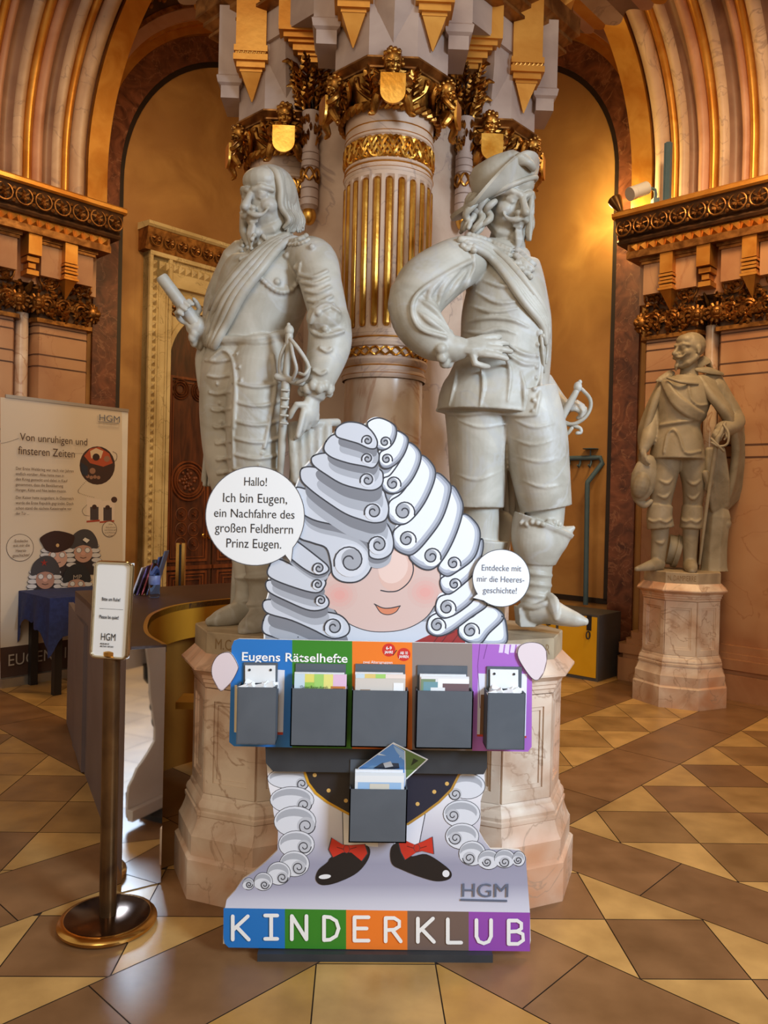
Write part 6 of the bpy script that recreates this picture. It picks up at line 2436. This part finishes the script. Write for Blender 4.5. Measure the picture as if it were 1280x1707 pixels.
A.fill([(140, 896), (148, 900), (143, 905), (136, 900)], lc(220, 216, 210))
st = [(72 + (6.5 if i % 2 == 0 else 2.2) * math.sin(i * PI / 5), 938 - (6.5 if i % 2 == 0 else 2.2) * math.cos(i * PI / 5)) for i in range(10)]
A.fill(st, lc(150, 46, 36))
A.done('print', M['banner'], sheet)
BX = bd
kb = (BN(203, 900) - BN(3, 900)).length / 200


def bline(s, x, y, w_, h_):
    a = BN(x, y, .02)
    e = BN(x + w_, y, .02)
    return dict(s=s, o=a, xd=bd, yd=(0, 0, 1), h=h_ * a.y / FPX, width=(e - a).length)


lines = [bline('Von unruhigen und', 31, 734, 112, 13), bline('finsteren Zeiten', 28, 757, 94, 14)]
for i, (s_, w_) in enumerate((('Der Erste Weltkrieg war nach vier Jahren', 96), ('endlich vor\u00fcber. Alles hatte man in', 80), ('den Krieg gesteckt und dabei in Kauf', 86), ('genommen, dass die Bev\u00f6lkerung', 79), ('Hunger, K\u00e4lte und Not leiden musste.', 84), ('', 0), ('Der Kaiser hatte ausgedient. In \u00d6sterreich', 96), ('wurde die Erste Republik gegr\u00fcndet. Doch', 96), ('schon stand die n\u00e4chste Katastrophe vor', 93), ('der T\u00fcr ...', 22))):
    if s_:
        lines.append(bline(s_, 24, 783 + 8.9 * i - (5 if i > 5 else 0), w_, 5.2))
for s_, x, y, w_ in (('Entdecke', 22, 904, 22), ('mit mir die', 20, 911.5, 27), ('Heeres-', 24, 920, 18), ('geschichte!', 19, 928, 28)):
    lines.append(bline(s_, x, y, w_, 5))
for s_, x, y, w_ in (('Die', 179, 875, 6), ('R\u00e4tselhefte', 174, 880, 16), ('und Sticker gibt', 172, 884.5, 20), ('es im Museums-', 172, 889, 19), ('shop!', 178, 893.5, 8)):
    lines.append(bline(s_, x, y, w_, 2.4))
join_text(lines, 'lettering', mat('brown_ink', rgb(64, 40, 36), None, .6), sheet)
join_text([bline('HGM', 162, 701, 34, 11)], 'museum_initials', M['greyink'], sheet)
join_text([bline('EUGENS IN', 10, 1110, 112, 20), bline('MP', 119, 966, 14, 8)], 'light_lettering', M['sandink'], sheet)
b = MB()
b.bar(BN(162, 703, .02), BN(196, 706, .02), .006, .004)
b.build('initials_rule', M['greyink'], sheet)

# ------------------------------------------------------------------ small table with blue cloth
tc = Vector((-2.21, 6.30, 0))
t = thing('small_table', 'small black table half covered by a blue cloth in front of the banner', 'table', tc)
cs = [Vector((-2.235, 6.0, 0)), Vector((-1.90, 6.31, 0)), Vector((-2.20, 6.62, 0)), Vector((-2.535, 6.31, 0))]
b = MB()
b.prism([tc + (p - tc) * 1.12 + Vector((0, 0, .70)) for p in cs], (0, 0, .03))
b.build('table_top', M['blackwood'], t)
for p in cs:
    b = MB()
    b.box(p + Vector((0, 0, .35)), (.055, .055, .70), Matrix.Rotation(R(45), 3, 'Z'))
    b.build('leg', M['blackwood'], t)
b = MB()
n = 96
rings = []
for lv in range(9):
    ring = []
    for j in range(n):
        s_ = 4 * j / n
        k = int(s_) % 4
        f = s_ - int(s_)
        a, e = cs[k], cs[(k + 1) % 4]
        p = tc + (a.lerp(e, f) - tc) * 1.42
        corner = abs(f - .5) * 2
        drop = .20 + .24 * corner ** 2 + .02 * math.sin(j * 1.3)
        o = (p - tc).normalized()
        v = lv / 8
        wv = .022 * v * math.sin(j * 2 * PI / 9.6) + .018 * v
        q = p + o * wv
        q.z = .739 - drop * v
        ring.append(q)
    rings.append(ring)
rings = [[tc + (p - tc) * .02 + Vector((0, 0, .74 - p.z)) for p in rings[0]], [tc + (p - tc) * .97 + Vector((0, 0, .742 - p.z)) * 1 for p in rings[0]]] + rings
for r_ in rings[:2]:
    for p in r_:
        p.z = .742
b.loft(rings, cap=False)
cl = b.build('tablecloth', M['blue'])
tag(cl, 'dark blue cloth hanging over the small black table', 'tablecloth')

# ------------------------------------------------------------------ brass post before the door
c = P(302, 905, 6.3)
t = thing('barrier_post', 'slim square brass barrier post standing in front of the carved wooden door', 'post', (c.x, c.y, 0))
b = MB()
for dx in (-.022, .022):
    b.box((c.x + dx, c.y, c.z / 2), (.024, .05, c.z))
b.build('post', M['brass'], t)
b = MB()
b.box((c.x, c.y, c.z / 2 - .004), (.022, .034, c.z - .02))
b.build('slot', M['ink'], t)
b = MB()
b.lathe([(.15, 0), (.16, .004), (.15, .012), (.03, .015)], (c.x, c.y, 0), n=32, cap=True)
b.build('base', M['brass'], t)

# ------------------------------------------------------------------ carved double door in its marble frame
S = LS
UL, UR, UC = -4.31, -5.51, -4.91
b = MB()
b.m = 0
for u0, u1 in ((-4.06, -4.31), (UR, UR - .25)):
    a0, a1 = min(u0, u1), max(u0, u1)
    ubox(b, S, a0, a1, 0, .10, 0, 3.9)
    ubox(b, S, a0, a0 + .035, 0, .13, 0, 3.92)
    ubox(b, S, a1 - .035, a1, 0, .13, 0, 3.92)
for u0, u1 in ((-4.17, -4.185), (-4.255, -4.27)):
    ubox(b, S, u1, u0, 0, .12, 0, 3.66)
ubox(b, S, UR - .25, -4.06, 0, .10, 3.66, 3.92)
ubox(b, S, UR - .25, -4.06, 0, .135, 3.885, 3.925)
ubox(b, S, UR, UL, 0, .12, 3.62, 3.66)
ubox(b, S, UR, UL, 0, .11, 3.50, 3.53)
# spandrels over the round arch
ar = .60
hs = 2.86
arc = [(UC + ar * math.cos(t_), hs + ar * math.sin(t_)) for t_ in np.linspace(0, PI, 33)]
for (a, c_) in zip(arc, arc[1:]):
    b.loft([[S(a[0], 0, a[1]), S(a[0], .07, a[1]), S(a[0], .07, 3.66), S(a[0], 0, 3.66)], [S(c_[0], 0, c_[1]), S(c_[0], .07, c_[1]), S(c_[0], .07, 3.66), S(c_[0], 0, 3.66)]])
arc_ring(b, S, (UC, hs), ar - .005, ar + .04, 0, .10, .02)
# pyramid studs
for k in range(50):
    h = .10 + k * .075
    q = [S(-4.155, .10, h), S(-4.085, .10, h), S(-4.085, .10, h + .07), S(-4.155, .10, h + .07)]
    b.add(q + [S(-4.12, .14, h + .035)], [(0, 1, 4), (1, 2, 4), (2, 3, 4), (3, 0, 4)])
for k in range(22):
    u = -4.18 - k * .075
    q = [S(u, .10, 3.77), S(u - .07, .10, 3.77), S(u - .07, .10, 3.85), S(u, .10, 3.85)]
    b.add(q + [S(u - .035, .14, 3.81)], [(0, 1, 4), (1, 2, 4), (2, 3, 4), (3, 0, 4)])
extr(b, S, [(0, 4.13), (.20, 4.13), (.22, 4.15), (.22, 4.18), (0, 4.20)], UR - .3, -3.99)
b.m = 1
extr(b, S, [(0, 3.925), (.135, 3.925), (.19, 4.13), (0, 4.13)], UR - .29, -4.0)
for k in range(12):
    rosette(b, S(-4.1 - k * .15, .165, 4.03), S.du, S.dv, .062)
for s_ in (UL - .08, UR + .08):
    rosette(b, S(s_, .075, 3.42), S.du, S.dv, .07)
b.build('door_1', [M['doorframe'], M['browngold']], kind='structure')
door = bpy.data.objects['door_1']
for side in (-1, 1):
    u0, u1 = (UC + .012, UL) if side > 0 else (UR, UC - .012)
    b = MB()
    pts = [(u, h) for u, h in [(u0, .02), (u1, .02), (u1, hs)]]
    rng = np.linspace(0, PI / 2, 14) if side > 0 else np.linspace(PI / 2, PI, 14)
    ap = [(UC + ar * math.cos(t_), hs + ar * math.sin(t_)) for t_ in rng]
    pl = [(u0, .02), (u1, .02)] + (ap if side > 0 else ap[::-1][0:]) + []
    if side > 0:
        pl = [(UC + .012, .02), (UL, .02)] + ap[:-1] + [(UC + .012, hs + ar - .003)]
    else:
        pl = [(UR, .02), (UC - .012, .02), (UC - .012, hs + ar - .003)] + ap[1:]
    b.prism([S(u, .002, h) for u, h in pl], S.dv * .03)
    leaf = b.build('door_leaf', M['wood'], door, smooth=False)
    um = (u0 + u1) / 2
    b = MB()

    def rect_mould(a0, a1, h0, h1, w_=.025, d_=.02):
        for x0, x1, y0, y1 in ((a0, a0 + w_, h0 + w_, h1 - w_), (a1 - w_, a1, h0 + w_, h1 - w_), (a0, a1, h0, h0 + w_), (a0, a1, h1 - w_, h1)):
            ubox(b, S, x0, x1, .03, .03 + d_, y0, y1)
    lo_, hi_ = min(u0, u1), max(u0, u1)
    rect_mould(lo_ + .05, hi_ - .05, .84, 2.75)
    rect_mould(lo_ + .09, hi_ - .09, .88, 2.70, .012, .012)
    rect_mould(lo_ + .05, hi_ - .05, .12, .74)
    rect_mould(lo_ + .09, hi_ - .09, .16, .70, .014, .014)
    rect_mould(lo_ + .13, hi_ - .13, .20, .66, .012, .018)
    ubox(b, S, lo_, hi_, .03, .06, .76, .80)
    for r_ in (.20, .165, .14):
        b.tube([S(um + r_ * math.cos(t_), .04, 1.68 + r_ * math.sin(t_)) for t_ in np.linspace(0, 2 * PI, 33)], .013, n=6)
    for h in (2.62, 2.62):
        for du_ in (-.12, .12):
            for r_ in (.10, .075, .05):
                b.tube([S(um + du_ + r_ * math.cos(t_), .04, 2.62 + r_ * math.sin(t_)) for t_ in np.linspace(0, 2 * PI, 25)], .010, n=6)
    rr = random.Random(1)
    for k in range(26):
        a = rr.uniform(0, 2 * PI)
        r_ = rr.uniform(.03, .12)
        p = S(um + r_ * math.cos(a), .035, 1.68 + r_ * math.sin(a))
        b.ell(p, (.02, .015, .02), nu=7, nv=5)
    for i in range(3):
        for du_ in (-.075, .075):
            q = S(um + du_, .034, 1.02 + .155 * i)
            b.tube([q + S.du * .066 * math.cos(t_) + Vector((0, 0, .07 * math.sin(t_))) for t_ in np.linspace(0, 2 * PI, 21)], .005, n=5)
            rosette(b, q, S.du, S.dv, .035, False, 5)
    for k in (0, 1):
        for s2 in (-1, 1):
            b.bar(S(um - .12 * s2, .036, .26), S(um + .12 * s2, .036, .60), .012, .012)
    for r_ in (.05, .09):
        for a in range(4):
            p = [S(um + r_ * math.cos(x), .037, .43 + r_ * 1.3 * math.sin(x)) for x in (a * PI / 2, (a + 1) * PI / 2)]
            b.bar(p[0], p[1], .010, .010)
    b.build('carved_moulding', M['woodlite'], leaf)
    if side > 0:
        b = MB()
        q = S(UC + .05, .06, 1.10)
        b.tube([q, q + S.dv * .05, q + S.dv * .05 + S.du * .05 + Vector((0, 0, .012)), q + S.dv * .05 + S.du * .09 - Vector((0, 0, .01)), q + S.dv * .05 + S.du * .12 + Vector((0, 0, .015)), q + S.dv * .05 + S.du * .10 + Vector((0, 0, .03))], .010, n=8, smooth=3)
        b.ell(q, (.022, .022, .03))
        b.build('door_handle', M['brass'], leaf)

# ------------------------------------------------------------------ locker with coat rail
c0, c1 = PZ(996, 1137, 0), PZ(925, 1124, 0)
e = (c1 - c0).normalized()
dp_ = Vector((-e.y, e.x, 0))
if dp_.y < 0:
    dp_ = -dp_
wd, dep = .80, .42
zt = P(998, 1026, c0.y).z
t = thing('coat_rack_locker', 'grey locker with yellow fronts and a bent tube coat rail near the right wall', 'locker', c0)
b = MB()
b.prism([c0, c0 + e * wd, c0 + e * wd + dp_ * dep, c0 + dp_ * dep], (0, 0, zt))
b.build('locker_box', M['boxgrey'], t, smooth=False)
for k in (0, 1):
    b = MB()
    f0 = c0 + e * (.018 + k * wd / 2) - dp_ * .006
    f1 = f0 + e * (wd / 2 - .03)
    b.prism([f0 + Vector((0, 0, .03)), f1 + Vector((0, 0, .03)), f1 + dp_ * .008 + Vector((0, 0, .03)), f0 + dp_ * .008 + Vector((0, 0, .03))], (0, 0, zt - .05))
    fr = b.build('yellow_door', M['boxyel'], t, smooth=False)
    b = MB()
    p = f0 + e * .05 - dp_ * .004
    b.prism([p + Vector((0, 0, zt - .14)), p + e * .045 + Vector((0, 0, zt - .14)), p + e * .045 + dp_ * .006 + Vector((0, 0, zt - .14)), p + dp_ * .006 + Vector((0, 0, zt - .14))], (0, 0, .13))
    b.tube([p + e * .022 - dp_ * .012 + Vector((.016 * math.cos(a), 0, zt - .18 + .032 * math.sin(a))) for a in np.linspace(0, 2 * PI, 17)], .006, n=6)
    b.build('lock_strap', M['ink'], fr)
b = MB()
pb = PZ(976, 1008, zt)
yy = pb.y
p1, p2, p3 = P(979, 806, yy), P(1004, 772, yy), P(1000, 763, yy)
p4 = p3 + e * 1.1
p4.z = p3.z
b.tube([pb, p1], .024, n=14)
b.tube([p1, p1 + Vector((0, 0, .01)), p2, p3 + Vector((.0, 0, .0)), p3 + e * .05, p4], .024, n=14)
b.build('coat_rail', M['greyblue'], t)
b = MB()
for k in range(7):
    q = p3 + e * (.09 + .115 * k)
    q.z = p3.z
    b.tube([q, q - Vector((0, 0, .05)), q - Vector((0, 0, .09)) - dp_ * .03 , q - Vector((0, 0, .07)) - dp_ * .055], .009, n=8)
    b.tube([q - Vector((0, 0, .03)), q - Vector((0, 0, .075)) + dp_ * .03 + e * .03], .009, n=8)
b.build('coat_hook', M['greyblue'], t)
for k in (0, 3):
    b = MB()
    q = p3 + e * (.10 + .11 * k)
    b.tube([Vector((q.x, q.y, p3.z)), Vector((q.x, q.y, p3.z + .085))], .007, n=8)
    b.lathe([(.001, 0), (.075, .004), (.075, .010), (.001, .014)], Vector((q.x, q.y, p3.z + .08)), n=28)
    b.build('hat_disc', M['greyblue'], t)

# ------------------------------------------------------------------ lamps on the right cornice
S = RS
c = S.w(.055, .46, 4.09)
t = thing('uplight', 'small bronze cone uplight on the left end of the right cornice', 'lamp', c)
b = MB()
ax = (Vector((0, 0, 1)).rotation_difference(-RS.du * .55 + Vector((0, 0, 1)) - RS.dv * .1)).to_matrix()
b.lathe([(.018, 0), (.022, .02), (.06, .15), (.062, .17), (.056, .17), (.018, .03)], c, n=24, axis=ax)
b.build('cone_shade', M['bronze'], t)
b = MB()
b.lathe([(.03, -.0), (.03, .012), (.012, .02)], c, n=16, cap=True)
b.build('base', M['bronze'], t)
lp = c + ax @ Vector((0, 0, .20))
LAMP_POS = lp
c = S.w(.28, .44, 4.09)
t = thing('spotlight', 'white cylinder spotlight clamped to a grey bracket on the right cornice', 'lamp', c)
b = MB()
p = c + Vector((0, 0, .18))
d = Vector((-.72, -.25, -.36)).normalized()
b.tube([p + d * .02, p + d * .16], .056, n=24)
b.tube([p + d * .163, p + d * .21], .058, n=24)
b.build('lamp_head', M['steel'], t)
b = MB()
b.tube([p + d * .05, c + Vector((.06, 0, .16)), c + Vector((.06, 0, .03))], .014, n=8, smooth=3)
b.box(c + Vector((.07, .02, .045)), (.05, .07, .09))
b.build('bracket', M['greyblue'], t)
c = S.w(.44, .42, 4.09)
b = MB()
b.box(c + Vector((0, 0, .26)), (.055, .04, .52), Matrix.Rotation(R(-45), 3, 'Z'))
b.box(c + Vector((0, 0, .26)) + S.dv * .022, (.02, .012, .52), Matrix.Rotation(R(-45), 3, 'Z'))
tag(b.build('lamp_tube', M['greyblue']), 'slim grey vertical strip light standing on the right cornice beside the spotlight', 'lamp')
point('uplight_bulb', tuple(S.w(-.11, .36, 4.24)), 26, (1.0, .74, .26), .04)
